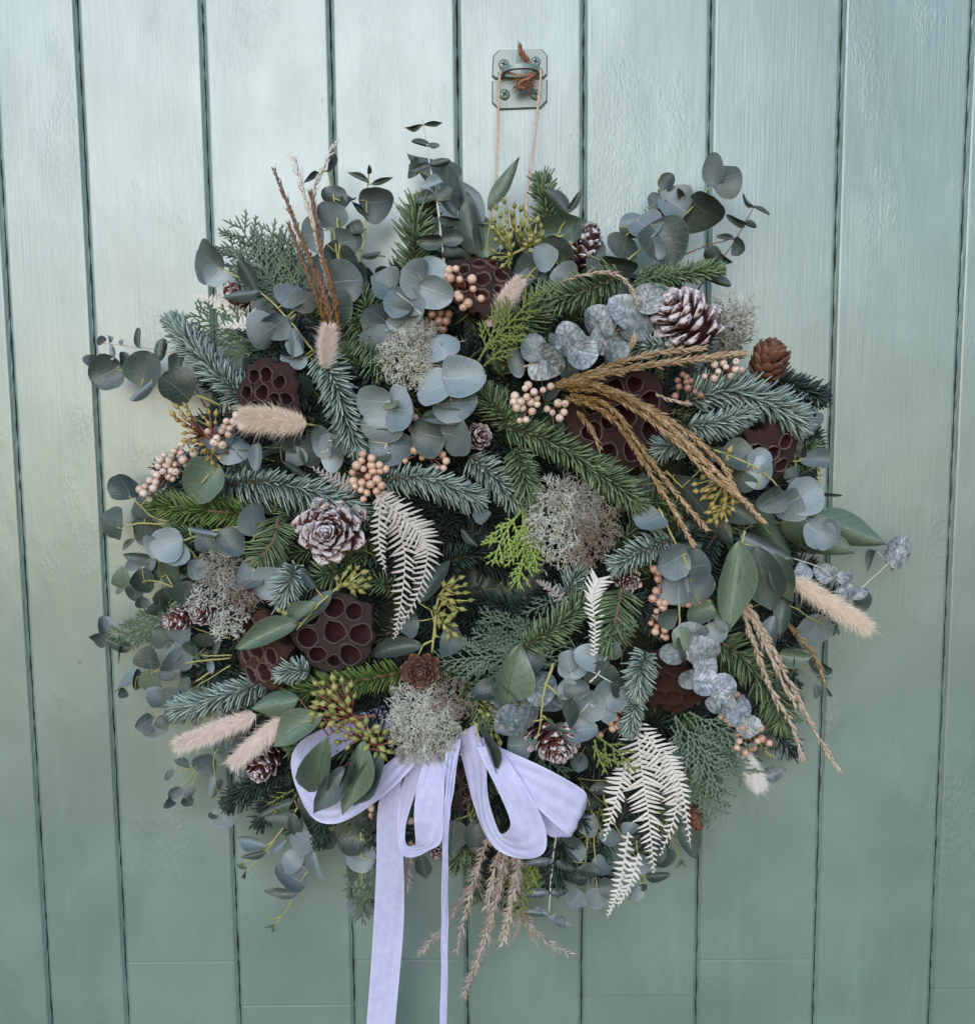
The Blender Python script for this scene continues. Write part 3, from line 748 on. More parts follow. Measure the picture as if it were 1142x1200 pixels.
mb.add([V((xa, .0095, Z0)), V((xb, .0095, Z0)), V((xb, .0095, Z1)), V((xa, .0095, Z1)), V((xa, .03, Z0)), V((xb, .03, Z0)), V((xb, .03, Z1)), V((xa, .03, Z1))],
       [(0, 1, 2, 3), (7, 6, 5, 4), (4, 5, 1, 0), (3, 2, 6, 7), (1, 5, 6, 2), (4, 0, 3, 7)], .4); mb.obj('tongue', BARE, door, smooth=False)
# ------------------------------------------------------------------ staple plate with screws, twine
PLATE = paintmat('painted_iron', (.15, .215, .17), .8)
_p = PLATE.node_tree.nodes['Principled BSDF']; _p.inputs['Coat Weight'].default_value = .25
stp = thing('hasp_staple', P(609, 95, 2), 'green painted metal staple plate screwed to the door at the top', 'door fitting')
def slab(poly, h0, h1, bev=.0012):
    mb = MB(); n = len(poly); cx = sum(p[0] for p in poly)/n; cy = sum(p[1] for p in poly)/n
    a = [P(x, y, 0) for x, y in poly]; c = P(cx, cy, 0)
    rings = [[V((p.x, -h0*.001, p.z)) for p in a], [V((p.x, -h1*.001+bev*.8, p.z)) for p in a], [V((p.x, -h1*.001, p.z))+(V((c.x, 0, c.z))-V((p.x, 0, p.z))).normalized()*bev for p in a]]
    for r in rings: mb.v += r; mb.t += [.5]*n
    for i in range(2):
        for j in range(n): mb.f.append((i*n+j, i*n+(j+1) % n, (i+1)*n+(j+1) % n, (i+1)*n+j))
    mb.f.append(tuple(2*n+j for j in range(n))); return mb
slab([(577, 67), (584, 60), (635, 59), (641, 66), (641, 88), (637, 92), (580, 93), (576, 90)], 0, 3.0).obj('plate', PLATE, stp, smooth=False)
slab([(576, 96), (641, 94), (641, 119), (634, 127), (584, 129), (576, 121)], 0, 2.6).obj('plate', PLATE, stp, smooth=False)
# the hoop: a flat bar that stands out from the plate and returns
mb = MB(); hp = [(586, 88, 2.5), (589, 85, 8), (594, 81, 14), (600, 79, 17), (609, 78, 18), (618, 78, 17), (624, 79, 14), (630, 82, 8), (633, 85, 2.5)]
pc = curve([P(*q) for q in hp], 24)
vs = []
for i, p in enumerate(pc):
    d = (pc[min(i+1, 24)]-pc[max(i-1, 0)]).normalized(); up = V((0, 0, 1)); sd_ = d.cross(up).normalized()
    for a, b in ((-1, -1), (1, -1), (1, 1), (-1, 1)): vs.append(p+sd_*(.0019*a)+up*(.0017*b))
fs = [(i*4+j, i*4+(j+1) % 4, i*4+4+(j+1) % 4, i*4+4+j) for i in range(24) for j in range(4)]
mb.add(vs, fs); mb.obj('hoop', PLATE, stp, smooth=False)
SLOT = tinted('screw_slot', (.01, .012, .011), (.02, .022, .02), .8)
for x, y in ((590, 76), (627, 73), (591, 111), (627, 111)):
    M = frame(P(x, y, 2.6), V((0, -1, 0)), V((0, 0, 1))); mb = MB(); mb.lathe([(.0042, 0), (.0042, .0010), (.0036, .0017), (.002, .0021), (.0001, .0022)], M, 18)
    sc_ = mb.obj('screw', PLATE, stp); a = rnd(0, 1); mb = MB()
    for q in (a, a+math.pi/2):
        ux, uz = math.cos(q), math.sin(q); w1, l1 = .00045, .0021
        mb.add([M @ V((ux*l1*s1-uz*w1*s2, yy, uz*l1*s1+ux*w1*s2)) for yy in (.0016, .00245) for s1, s2 in ((-1, -1), (1, -1), (1, 1), (-1, 1))], [(0, 1, 2, 3), (7, 6, 5, 4), (0, 4, 5, 1), (1, 5, 6, 2), (2, 6, 7, 3), (3, 7, 4, 0)])
    mb.obj('slot', SLOT, sc_, smooth=False)
TW = tinted('jute', (.42, .27, .19), (.74, .56, .45), .85, .1); FRAY = tinted('frayed_jute', (.20, .085, .045), (.44, .22, .13), .85, .1)
tw = thing('hanging_twine', P(609, 84, 17), 'natural jute twine looped over the staple and holding the wreath', 'twine')
def twist(pts, r, turns):
    path = curve([P(*q) for q in pts], 90); mb = MB()
    for k in range(2):
        q = []
        for i, p in enumerate(path):
            x, y, z = ortho(path[min(i+1, 90)]-path[max(0, i-1)], TOCAM); a = turns*6.283*i/90+k*math.pi; q.append(p+x*(r*math.cos(a))+z*(r*math.sin(a)))
        mb.tube(q, r*.95, 5, [rnd(.2, .9) for _ in range(91) for _ in range(5)])
    for i in range(300):
        p = random.choice(path); mb.needle(p, rv().normalized(), rnd(.001, .003), .00007, rv(.0006), rnd(.3, 1))
    return mb
twist([(588, 84, 9), (585, 92, 17), (583, 150, 20), (581, 215, 40), (578, 262, 62)], .00068, 30).obj('strand', TW, tw)
twist([(631, 82, 9), (633, 92, 17), (625, 170, 24), (618, 225, 45), (614, 265, 62)], .00068, 30).obj('strand', TW, tw)
twist([(588, 84, 9), (597, 86, 10), (609, 88, 12), (622, 86, 10), (631, 82, 9)], .0006, 9).obj('strand', TW, tw)
mb = MB()
for i in range(150):
    s = random.random(); p = curve([P(619, 77, 14), P(612, 67, 14), P(609, 53, 14)], 8)[int(s*7)]; mb.needle(p+rv(.0012), (V((-.15, 0, 1))+rv(.22)).normalized(), rnd(.004, .008), .00022, V((-.0008, 0, 0)), rnd(0, 1))
mb.obj('frayed_end', FRAY, tw)
mb = MB(); c = P(611, 97, 20)
for k in range(3):
    q = [P(622+2*k, 88, 12), P(618, 93, 15)+rv(.001), P(610+2*k, 96, 15)+rv(.001), P(606, 102, 14)+rv(.001), P(612, 103-k, 14), P(618, 96, 13)]
    mb.tube(curve(q, 24), .0011, 6, [rnd(0, .8) for _ in range(25) for _ in range(6)])
for i in range(260):
    p = P(rnd(603, 626), 97+rnd(-6, 7), rnd(10, 16)); mb.needle(p, (V((-.5, -.2, -.6))+rv(.9)).normalized(), rnd(.0025, .006), .00018, rv(.001), rnd(0, .9))
mb.obj('knot', FRAY, tw)
# ------------------------------------------------------------------ the ring that carries everything
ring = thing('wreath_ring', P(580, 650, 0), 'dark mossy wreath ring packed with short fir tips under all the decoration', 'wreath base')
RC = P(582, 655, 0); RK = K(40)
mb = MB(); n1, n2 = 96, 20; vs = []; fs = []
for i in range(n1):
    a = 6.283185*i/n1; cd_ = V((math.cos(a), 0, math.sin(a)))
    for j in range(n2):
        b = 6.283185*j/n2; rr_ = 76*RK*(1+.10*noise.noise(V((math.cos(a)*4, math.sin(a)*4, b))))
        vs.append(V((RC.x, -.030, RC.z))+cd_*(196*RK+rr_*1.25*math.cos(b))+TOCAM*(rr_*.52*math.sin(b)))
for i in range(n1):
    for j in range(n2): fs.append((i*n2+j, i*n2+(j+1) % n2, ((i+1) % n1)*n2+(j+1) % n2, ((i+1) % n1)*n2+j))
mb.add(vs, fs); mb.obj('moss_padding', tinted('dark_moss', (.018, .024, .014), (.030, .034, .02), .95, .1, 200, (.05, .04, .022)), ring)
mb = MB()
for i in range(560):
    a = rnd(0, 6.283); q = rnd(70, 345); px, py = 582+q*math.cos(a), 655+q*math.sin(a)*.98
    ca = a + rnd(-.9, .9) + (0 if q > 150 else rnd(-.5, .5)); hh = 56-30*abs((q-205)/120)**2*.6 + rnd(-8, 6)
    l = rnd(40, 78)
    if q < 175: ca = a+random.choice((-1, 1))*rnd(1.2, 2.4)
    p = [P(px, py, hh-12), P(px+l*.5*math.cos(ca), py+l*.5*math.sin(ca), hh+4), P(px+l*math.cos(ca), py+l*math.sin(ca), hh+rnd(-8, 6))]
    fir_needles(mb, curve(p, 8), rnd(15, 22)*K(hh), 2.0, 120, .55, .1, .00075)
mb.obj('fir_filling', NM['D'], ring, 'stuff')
mb = MB()
for i in range(190):
    a = rnd(0, 6.283); q = rnd(120, 352); px, py = 582+q*math.cos(a), 648+q*math.sin(a)*.98; ca = a+rnd(-1, 1); hh = rnd(38, 62)-22*(q > 290); l = rnd(36, 66)
    p = [P(px, py, hh-10), P(px+l*.5*math.cos(ca), py+l*.5*math.sin(ca), hh+5), P(px+l*math.cos(ca), py+l*math.sin(ca), hh+rnd(-6, 8))]
    fir_needles(mb, curve(p, 8), rnd(14, 22)*K(hh), 2.4, 118, .55, .1, .0008)
mb.obj('green_fir_filling', NM['G'], ring, 'stuff')
for kk, nm, nn in (('k', 'cypress_filling', 46), ('o', 'olive_cypress_filling', 22)):
    mb = MB()
    for i in range(nn):
        a = rnd(0, 6.283); q = rnd(110, 330); px, py = 582+q*math.cos(a), 650+q*math.sin(a)*.98; ca = a+rnd(-.9, .9); hh = rnd(44, 66)-20*(q > 290); l = rnd(44, 80)
        b = P(px, py, hh); e = P(px+l*math.cos(ca), py+l*math.sin(ca), hh+rnd(-4, 10)); x = (e-b).cross(TOCAM+rv(.4)).normalized()
        cypress_into(mb, b, e, x, 2, .00095, tint=rnd(.3, .6))
    mb.obj(nm, CM[kk], ring, 'stuff')
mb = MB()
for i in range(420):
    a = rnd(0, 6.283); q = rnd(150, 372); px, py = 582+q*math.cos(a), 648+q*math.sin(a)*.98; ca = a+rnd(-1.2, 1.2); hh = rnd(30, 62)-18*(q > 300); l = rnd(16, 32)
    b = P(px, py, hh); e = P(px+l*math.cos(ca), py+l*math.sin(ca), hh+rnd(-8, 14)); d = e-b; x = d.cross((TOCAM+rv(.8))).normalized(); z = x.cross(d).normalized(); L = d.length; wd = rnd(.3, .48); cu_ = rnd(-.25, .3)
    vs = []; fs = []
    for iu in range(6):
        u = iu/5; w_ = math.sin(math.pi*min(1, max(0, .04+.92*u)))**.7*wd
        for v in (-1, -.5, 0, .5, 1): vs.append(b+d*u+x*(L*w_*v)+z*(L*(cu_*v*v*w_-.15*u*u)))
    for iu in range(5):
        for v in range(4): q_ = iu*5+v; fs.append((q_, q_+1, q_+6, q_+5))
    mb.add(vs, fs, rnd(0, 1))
mb.obj('leaf_filling', tinted('shade_leaf', (.026, .040, .032), (.105, .14, .13), .5), ring, 'stuff')  # leaf colour darkened to stand for shade in the gaps
mb = MB()
for i in range(210):
    a = rnd(0, 6.283); q = rnd(120, 385); px, py = 582+q*math.cos(a), 648+q*math.sin(a)*.98; ca = a+rnd(-1.3, 1.3); hh = rnd(44, 70)-22*(q > 290); l = rnd(26, 70)
    mb.tube(curve([P(px, py, hh-8), P(px+l*.5*math.cos(ca)+rnd(-5, 5), py+l*.5*math.sin(ca)+rnd(-5, 5), hh+4), P(px+l*math.cos(ca), py+l*math.sin(ca), hh+rnd(-4, 6))], 7), [rnd(.0004, .0008)*(1-.08*k) for k in range(8)], 4, rnd(0, 1))
mb.obj('twig_filling', tinted('thin_twig', (.18, .15, .05), (.48, .46, .16), .6), ring, 'stuff')
# ------------------------------------------------------------------ ribbon bow
m_, t_, p_ = mat('lilac_satin'); g_ = nd(t_, 'ShaderNodeNewGeometry'); n_ = sstep(t_, noi(t_, g_.outputs['Position'], 130, 5, .7), .35, .65)
uv_ = nd(t_, 'ShaderNodeTexCoord'); su_ = nd(t_, 'ShaderNodeSeparateXYZ'); t_.links.new(uv_.outputs['UV'], su_.inputs[0])
ed_ = sstep(t_, mth(t_, 'ABSOLUTE', mth(t_, 'SUBTRACT', su_.outputs[1], .5)), .44, .47)
t_.links.new(mixc(t_, mth(t_, 'MULTIPLY', ed_, .6), mixc(t_, n_, (.60, .60, .89), (.70, .70, .95)), (.80, .80, .96)), p_.inputs['Base Color']); p_.inputs['Roughness'].default_value = .42; p_.inputs['Specular IOR Level'].default_value = .35; p_.inputs['Sheen Weight'].default_value = .25
mp_ = nd(t_, 'ShaderNodeMapping'); t_.links.new(g_.outputs['Position'], mp_.inputs[0]); mp_.inputs['Scale'].default_value = (1, 1, .35)
b_ = nd(t_, 'ShaderNodeBump'); b_.inputs['Strength'].default_value = .25; b_.inputs['Distance'].default_value = .0008
t_.links.new(mth(t_, 'ADD', noi(t_, mp_.outputs[0], 130, 3), mth(t_, 'MULTIPLY', noi(t_, g_.outputs['Position'], 1500, 2), .35)), b_.inputs['Height']); t_.links.new(b_.outputs[0], p_.inputs['Normal'])
tl_ = nd(t_, 'ShaderNodeBsdfTranslucent'); tl_.inputs[0].default_value = (.68, .68, .94, 1); mx_ = nd(t_, 'ShaderNodeMixShader'); mx_.inputs[0].default_value = .28
t_.links.new(p_.outputs[0], mx_.inputs[1]); t_.links.new(tl_.outputs[0], mx_.inputs[2]); t_.links.new(mx_.outputs[0], t_.nodes['Material Output'].inputs[0])
SATIN = m_
bow = thing('ribbon_bow', P(515, 880, 70), 'lilac white satin ribbon bow with loops and two long tails below the moss', 'ribbon bow')
def band(name, e1, e2, n=48, cup=.0012):
    a = curve([P(*q) for q in e1], n); b = curve([P(*q) for q in e2], n); mb = MB(); m_ = 14; crease = [abs(((j/m_*2.2+n*.13) % 1)-.5)-.25 for j in range(m_+1)]
    for i in range(n+1):
        w_ = b[i]-a[i]; tg = (a[min(n, i+1)]+b[min(n, i+1)]-a[max(0, i-1)]-b[max(0, i-1)]); nn = w_.cross(tg)
        nn = nn.normalized() if nn.length > 1e-9 else V((0, 0, 0))
        for j in range(m_+1):
            s = j/m_; mb.v.append(a[i]+w_*s+nn*(cup*4*s*(1-s)*math.sin(i*.35)*.6+.0005*math.sin(i*.55+j*1.3)+.0006*crease[j])); mb.t.append(.5)
    for i in range(n):
        for j in range(m_): q = i*(m_+1)+j; mb.f.append((q, q+1, q+m_+2, q+m_+1))
    return mb.obj(name, SATIN, bow, uvs=[(i/n, j/m_) for i in range(n+1) for j in range(m_+1)])
band('tail', [(492, 880, 78), (462, 912, 76), (444, 938, 74), (441, 1007, 66), (437, 1096, 58), (429, 1205, 52), (426, 1250, 50)], [(508, 890, 80), (482, 905, 80), (469, 922, 80), (472, 996, 74), (473, 1080, 60), (465, 1175, 58), (459, 1250, 56)])
band('loop', [(485, 890, 80), (469, 925, 78), (466, 975, 80), (468, 998, 86), (482, 1005, 96), (503, 997, 104), (517, 986, 108), (519, 960, 108), (521, 915, 104), (522, 876, 92)],
     [(500, 888, 82), (488, 925, 82), (477, 962, 82), (474, 980, 84), (477, 990, 90), (483, 991, 97), (487, 986, 102), (485, 957, 106), (488, 925, 104), (500, 880, 92)])
band('tail', [(522, 868, 96), (521, 926, 112), (519, 972, 106), (517, 1060, 96), (516, 1150, 88), (515, 1250, 84)], [(540, 866, 96), (531, 926, 106), (526, 972, 112), (525, 1060, 92), (524, 1150, 94), (523, 1250, 80)])
band('loop', [(534, 862, 84), (546, 910, 82), (556, 945, 82), (566, 975, 84), (582, 995, 90), (606, 1006, 98), (628, 1005, 104), (640, 992, 106), (636, 962, 106), (612, 916, 104), (582, 872, 92)],
     [(558, 848, 88), (569, 895, 92), (571, 918, 92), (573, 942, 90), (582, 968, 90), (588, 977, 94), (594, 974, 100), (598, 964, 104), (591, 944, 104), (578, 916, 102), (558, 876, 92)])
band('loop', [(560, 862, 84), (595, 880, 94), (645, 903, 104), (682, 925, 105), (687, 938, 100), (676, 962, 88), (650, 955, 80), (606, 922, 76), (570, 885, 76)],
     [(562, 886, 84), (588, 905, 94), (620, 938, 104), (662, 976, 106), (670, 979, 99), (660, 981, 90), (640, 977, 82), (612, 937, 77), (580, 900, 76)])
band('loop', [(502, 878, 86), (455, 928, 94), (404, 962, 98), (368, 960, 96), (348, 925, 92), (341, 890, 86), (356, 866, 78), (400, 845, 70), (450, 826, 62)],
     [(484, 870, 88), (440, 905, 96), (408, 930, 101), (386, 935, 99), (377, 915, 93), (380, 895, 86), (392, 885, 78), (420, 868, 70), (460, 850, 62)])
# ------------------------------------------------------------------ fir sprigs
fir('thick blue fir sprig jutting out beyond the dark lotus pod, tip upturned', [(300, 478, 50), (262, 445, 62), (228, 408, 60), (203, 378, 52)], 22, 'N', 60, 5)
fir('long blue fir sprig lying flat above the frosted rosette cone', [(248, 572, 66), (310, 566, 80), (378, 580, 86), (420, 600, 84)], 26, 'N', 80, 5, up=-.8)
fir('bushy blue fir tip fanning beneath the short upright bunny tail', [(372, 418, 92), (388, 440, 100), (402, 480, 98), (418, 525, 92)], 25, 'N', 96, 4.6)
fir('dark green fir tip standing at the top beside the tall yellow stem', [(482, 322, 50), (486, 280, 60), (490, 242, 58)], 27, 'G', 58, 4)
fir('blue fir sprig pointing to the hollow centre below the blush berries', [(440, 566, 80), (490, 560, 92), (530, 572, 92), (560, 585, 88)], 22, 'N', 90, 5, up=-.5)
fir('fir sprig fanning over the big brown lichen tuft', [(592, 500, 80), (640, 516, 90), (690, 545, 92), (712, 556, 88)], 24, 'G', 88, 5)
fir('fir sprig drooping along the edge of the lichen beside the hollow', [(604, 525, 82), (612, 552, 90), (622, 590, 88)], 22, 'G', 86, 5)
fir('green fir tip splayed below the dark lotus pod and lichen', [(690, 548, 92), (720, 568, 98), (745, 588, 96)], 26, 'G', 95, 4.2)
fir('blue green fir sprig hanging towards the hollow from the small dark cone', [(550, 535, 76), (582, 562, 84), (606, 590, 82)], 23, 'N', 80, 4.6)
fir('deep green fir sprig crossed by an arching tan grass stem', [(728, 322, 78), (690, 340, 90), (650, 352, 90), (638, 360, 86)], 25, 'G', 86, 4.5)
fir('light green fir tip poking out towards the twiggy brown stem', [(745, 326, 56), (795, 322, 62), (842, 316, 58)], 15, 'G', 60, 5)
fir('small fir tip standing behind the twine', [(642, 262, 40), (638, 235, 44), (634, 212, 42)], 19, 'G', 44, 4.4)
fir('green fir tip hidden behind the round leaf pair near the top', [(760, 280, 40), (772, 252, 44), (780, 232, 42)], 18, 'G', 42, 4.2)
fir('large blue fir sprig below the brown larch cone', [(806, 468, 84), (855, 458, 94), (905, 475, 92), (938, 498, 84)], 27, 'N', 90, 5.4, up=.5)
fir('short blue fir sprig tucked beneath a larger blue one', [(806, 500, 90), (840, 496, 98), (876, 482, 96)], 20, 'N', 96, 5, up=-.4)
fir('dark blue fir tip reaching out behind the brown larch cone', [(900, 446, 52), (930, 454, 58), (962, 466, 54)], 20, 'D', 56, 5)
fir('pale blue fir tip above the small frosted cone', [(786, 632, 88), (755, 645, 97), (722, 662, 98)], 21, 'N', 98, 5.2)
fir('green fir sprig with visible brown stalk hanging inside the ring', [(728, 688, 86), (722, 720, 96), (712, 750, 94)], 30, 'G', 94, 3.6, flat=.8)
fir('fir sprig rising from the cypress towards the small white fern', [(612, 760, 80), (650, 735, 90), (690, 702, 90)], 24, 'G', 88, 4.2)
fir('dusty fir sprig inside the ring below the lichen', [(650, 715, 72), (668, 690, 80), (680, 668, 80)], 22, 'N', 78, 4)
fir('pale blue fir tuft pointing down at the chocolate lotus pod', [(756, 764, 90), (750, 785, 102), (746, 812, 102)], 22, 'N', 100, 6)
fir('slim blue fir tip hanging over the head of the white ferns', [(748, 808, 90), (742, 832, 98), (736, 858, 96)], 16, 'N', 96, 5)
fir('long needled green fir sprig behind the cream grass heads', [(838, 748, 66), (875, 775, 76), (905, 815, 74), (914, 846, 68)], 30, 'G', 74, 3.8, flat=.6)
fir('full blue green fir sprig above the bunny tail pair', [(318, 795, 70), (275, 812, 80), (235, 825, 78), (210, 828, 70)], 22, 'N', 78, 5, up=-.3)
fir('dark fir tip hanging below the lower bunny tails', [(340, 893, 46), (305, 915, 54), (270, 940, 50)], 22, 'D', 54, 5)
fir('fir sprig with bare brown stalk near the frosted rosette cone', [(326, 606, 84), (322, 630, 92), (306, 655, 90)], 27, 'G', 92, 3.6, flat=.8)
fir('blue fir tuft curling over the pale leaf pair and reddish lotus pod', [(348, 664, 86), (340, 682, 98), (332, 704, 94)], 24, 'N', 96, 4.2)
fir('glossy bright green fir sprig under the blush berry bunch', [(292, 602, 76), (240, 598, 84), (185, 592, 78)], 22, 'S', 80, 4.2, flat=.5)
fir('short green fir tip under the bright green sprig', [(250, 632, 66), (222, 624, 70), (200, 622, 66)], 16, 'G', 68, 4.5)
fir('glossy bright green fir sprig below the round violet lotus pod', [(470, 788, 78), (420, 798, 90), (370, 808, 90), (335, 822, 82)], 22, 'S', 88, 4.2, flat=.5)
fir('small blue fir tuft between the two left lotus pods', [(362, 786, 96), (348, 785, 100), (330, 790, 98)], 18, 'N', 99, 6)
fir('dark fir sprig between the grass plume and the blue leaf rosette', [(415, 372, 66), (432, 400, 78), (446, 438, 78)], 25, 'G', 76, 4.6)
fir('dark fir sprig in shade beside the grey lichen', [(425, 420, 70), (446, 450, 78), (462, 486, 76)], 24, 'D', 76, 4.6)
fir('green fir tip spreading out right of the cream bunny tail', [(588, 400, 76), (612, 378, 90), (642, 350, 90)], 27, 'G', 88, 4.2)
fir('green fir tip beside the frosted leaf spray above the berries', [(588, 440, 80), (596, 410, 86), (612, 400, 84)], 23, 'G', 84, 4)
fir('green fir needles beside the small dark cone', [(600, 500, 76), (580, 478, 84), (562, 462, 82)], 22, 'G', 82, 4.2)
fir('tiny blue fir tip between the grass and lotus pod', [(806, 528, 84), (788, 522, 92), (772, 528, 88)], 18, 'N', 90, 5)
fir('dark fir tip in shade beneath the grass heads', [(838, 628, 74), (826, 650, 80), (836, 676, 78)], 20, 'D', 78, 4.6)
fir('dark fir tip at the inner edge under the frosted rosette cone', [(400, 668, 70), (380, 676, 76), (352, 692, 74)], 24, 'G', 74, 4.2)
fir('fir tip under the bleached fern at the inner edge', [(520, 660, 58), (545, 652, 66), (572, 640, 64)], 20, 'D', 64, 4.6)
fir('dark fir sprig lying below the ribbon loop', [(655, 960, 48), (655, 1000, 54), (648, 1035, 48)], 24, 'D', 52, 4.6)
fir('fir tip showing between the lance leaves and white bow', [(415, 905, 60), (385, 925, 66), (375, 985, 54)], 20, 'D', 60, 4)
fir('blue green fir tip below the frosted white cone', [(800, 408, 86), (770, 406, 92), (740, 410, 88)], 18, 'N', 90, 4.6)
fir('dark fir tip below the chocolate lotus pod', [(690, 800, 66), (720, 830, 72), (735, 870, 70)], 22, 'D', 70, 4)
fir('fir tip beneath the dark leaf pair and chocolate pod', [(735, 700, 80), (755, 716, 86), (768, 740, 84)], 20, 'D', 84, 4.2)
fir('green fir tuft under the seed stalks near the blue rosette leaves', [(545, 800, 72), (562, 826, 84), (570, 850, 82)], 20, 'G', 82, 4)
# ------------------------------------------------------------------ cypress sprays
cypress('feathery blue green juniper sprays rising behind the brown grass', [(352, 372, 276, 252), (362, 360, 312, 262), (360, 372, 260, 282), (368, 350, 330, 270), (345, 350, 292, 282)], 'j', 40)
cypress('green cypress spray reaching out beside the lotus pod and small white fern', [(330, 420, 222, 366), (325, 412, 262, 388), (330, 432, 275, 400)], 'k', 46)
cypress('bright lime green cypress spray hanging in the hollow centre', [(612, 592, 606, 690, 22), (612, 596, 576, 664, 18), (614, 598, 630, 664, 16)], 'l', 84, .00105)
cypress('olive green cypress spray lying across the cream bunny tail', [(566, 412, 632, 340, 10), (560, 424, 586, 350), (566, 430, 612, 378)], 'o', 104, .0010)
cypress('dusty green cypress sprays below the hollow beside the small brown cone', [(650, 770, 512, 776, 10), (650, 760, 556, 742), (645, 768, 545, 790), (640, 748, 560, 716), (690, 765, 600, 745)], 'j', 78)
cypress('small green cypress tip beside the white fern inside the ring', [(690, 752, 748, 732, 8), (694, 760, 730, 752)], 'k', 96)
cypress('broad hanging juniper spray under the chocolate lotus pod', [(790, 838, 850, 945, 20), (800, 836, 880, 908), (790, 840, 822, 938), (806, 834, 884, 878), (785, 850, 838, 960), (812, 838, 850, 905)], 'j', 84, .0010)
cypress('yellow green cypress tip over the head of the white ferns', [(698, 862, 745, 906, 12), (696, 866, 712, 908), (694, 874, 728, 896)], 'o', 104)
cypress('dark cypress tip poking out beyond the small round leaves at the left edge', [(222, 722, 132, 753), (214, 730, 160, 752), (222, 735, 175, 756)], 'k', 56)
cypress('olive cypress spray hanging beside the mauve grass', [(622, 985, 612, 1072), (626, 990, 602, 1050), (618, 985, 628, 1050)], 'o', 52)
cypress('small cypress tip above the frosted white cone', [(735, 338, 796, 318), (742, 332, 770, 312)], 'k', 84)
cypress('cypress tip showing behind the frosted white cone', [(838, 402, 882, 398), (840, 410, 862, 382), (838, 415, 872, 420)], 'k', 56)
cypress('yellow green cypress tips beneath the dark fir at lower edge', [(345, 925, 312, 944), (340, 935, 320, 955), (348, 930, 335, 950)], 'o', 44)
cypress('pale green cypress tip hanging beside the long ribbon tail', [(428, 1010, 406, 1052), (432, 1020, 424, 1084), (440, 990, 436, 1050)], 'k', 44, .0008)
cypress('dark cypress spray at the inner edge below the hollow', [(700, 760, 640, 778), (560, 850, 520, 800), (655, 700, 610, 720)], 'j', 66)
cypress('green cypress spray tucked under the small brown cones at left', [(232, 690, 182, 700), (240, 705, 196, 718)], 'k', 52)
# ------------------------------------------------------------------ cones
cone('frosted rosette pine cone seen end on, the largest of the rosettes', 387, 621, 98, (.02, -1, .03), 54, 58, 50, 'rose', 84, 14, .60, .80, .085, lambda s: 1-.80*s**.85)
cone('whitewashed open pine cone lying near the pale lichen tuft', 808, 380, 92, (-.55, -.35, .45), 47, 72, 48, 'white', 84, 44, .56, .80, .085)
cone('plain warm brown cone at the outer edge above the blue fir', 897, 430, 86, (.25, -.30, .85), 35, 44, 56, 'brown', 74, 30, .58, .80, .05)
cone('small brown rosette cone just above the white lichen', 493, 787, 100, (.08, -1, .1), 30, 34, 58, 'tan', 82, 14, .58, .8, .05, lambda s: 1-.80*s**.9)
cone('dark cone with frosted tip at top beside the wide leaf', 684, 294, 74, (.25, -.45, .75), 30, 52, 56, 'dark', 68, 26, .62, .8, .05)
cone('dark red cone strewn with lichen beside its twin at left', 243, 716, 92, (-.2, -.75, .1), 26, 40, 52, 'red', 72, 26, .60, .82, .05)
cone('outermost of the two dark red cones, frost on its scale edges', 214, 724, 90, (-.6, -.6, -.1), 23, 36, 50, 'red', 72, 26, .60, .82, .05)
cone('small dark rosette cone between blue leaves and fir', 558, 512, 88, (.35, -.8, .1), 24, 34, 50, 'red', 76, 24, .60, .82, .05)
cone('reddish frosted cone half hidden under grey green leaves', 650, 868, 84, (.1, -.8, -.5), 42, 48, 48, 'red', 82, 22, .5, .84, .08, lambda s: 1-.75*s)
cone('little frosted cone below the pale blue fir tip', 735, 680, 84, (0, -.9, -.2), 22, 26, 40, 'rose', 82, 18, .5, .84, .07, lambda s: 1-.8*s)
cone('brown cone tucked under the lower bunny tail', 312, 890, 66, (-.2, -.7, -.3), 30, 44, 40, 'red', 72, 26, .60, .82, .05)
cone('brown cone hanging at the lower edge beside the white ferns', 812, 948, 58, (.2, -.4, -.8), 22, 44, 40, 'brown', 62, 26, .62, .8, .05)
cone('small brown cone almost hidden among broad green leaves', 893, 655, 78, (.0, -.9, -.2), 24, 34, 34, 'brown', 72, 26, .62, .8, .05)
cone('reddish cone behind the small white fern at upper left edge', 280, 350, 48, (-.3, -.6, .5), 24, 42, 34, 'red', 54, 12, 1.0, .75, .05)
cone('tiny dark red cone peeping out beneath the ribbon', 511, 998, 62, (.1, -.9, -.1), 14, 22, 24, 'red', 66, 10, 1.0, .75, .06)
cone('dusky red cone behind the lance leaf left of the bow', 338, 856, 62, (-.3, -.8, .0), 22, 32, 30, 'red', 72, 26, .60, .82, .05)
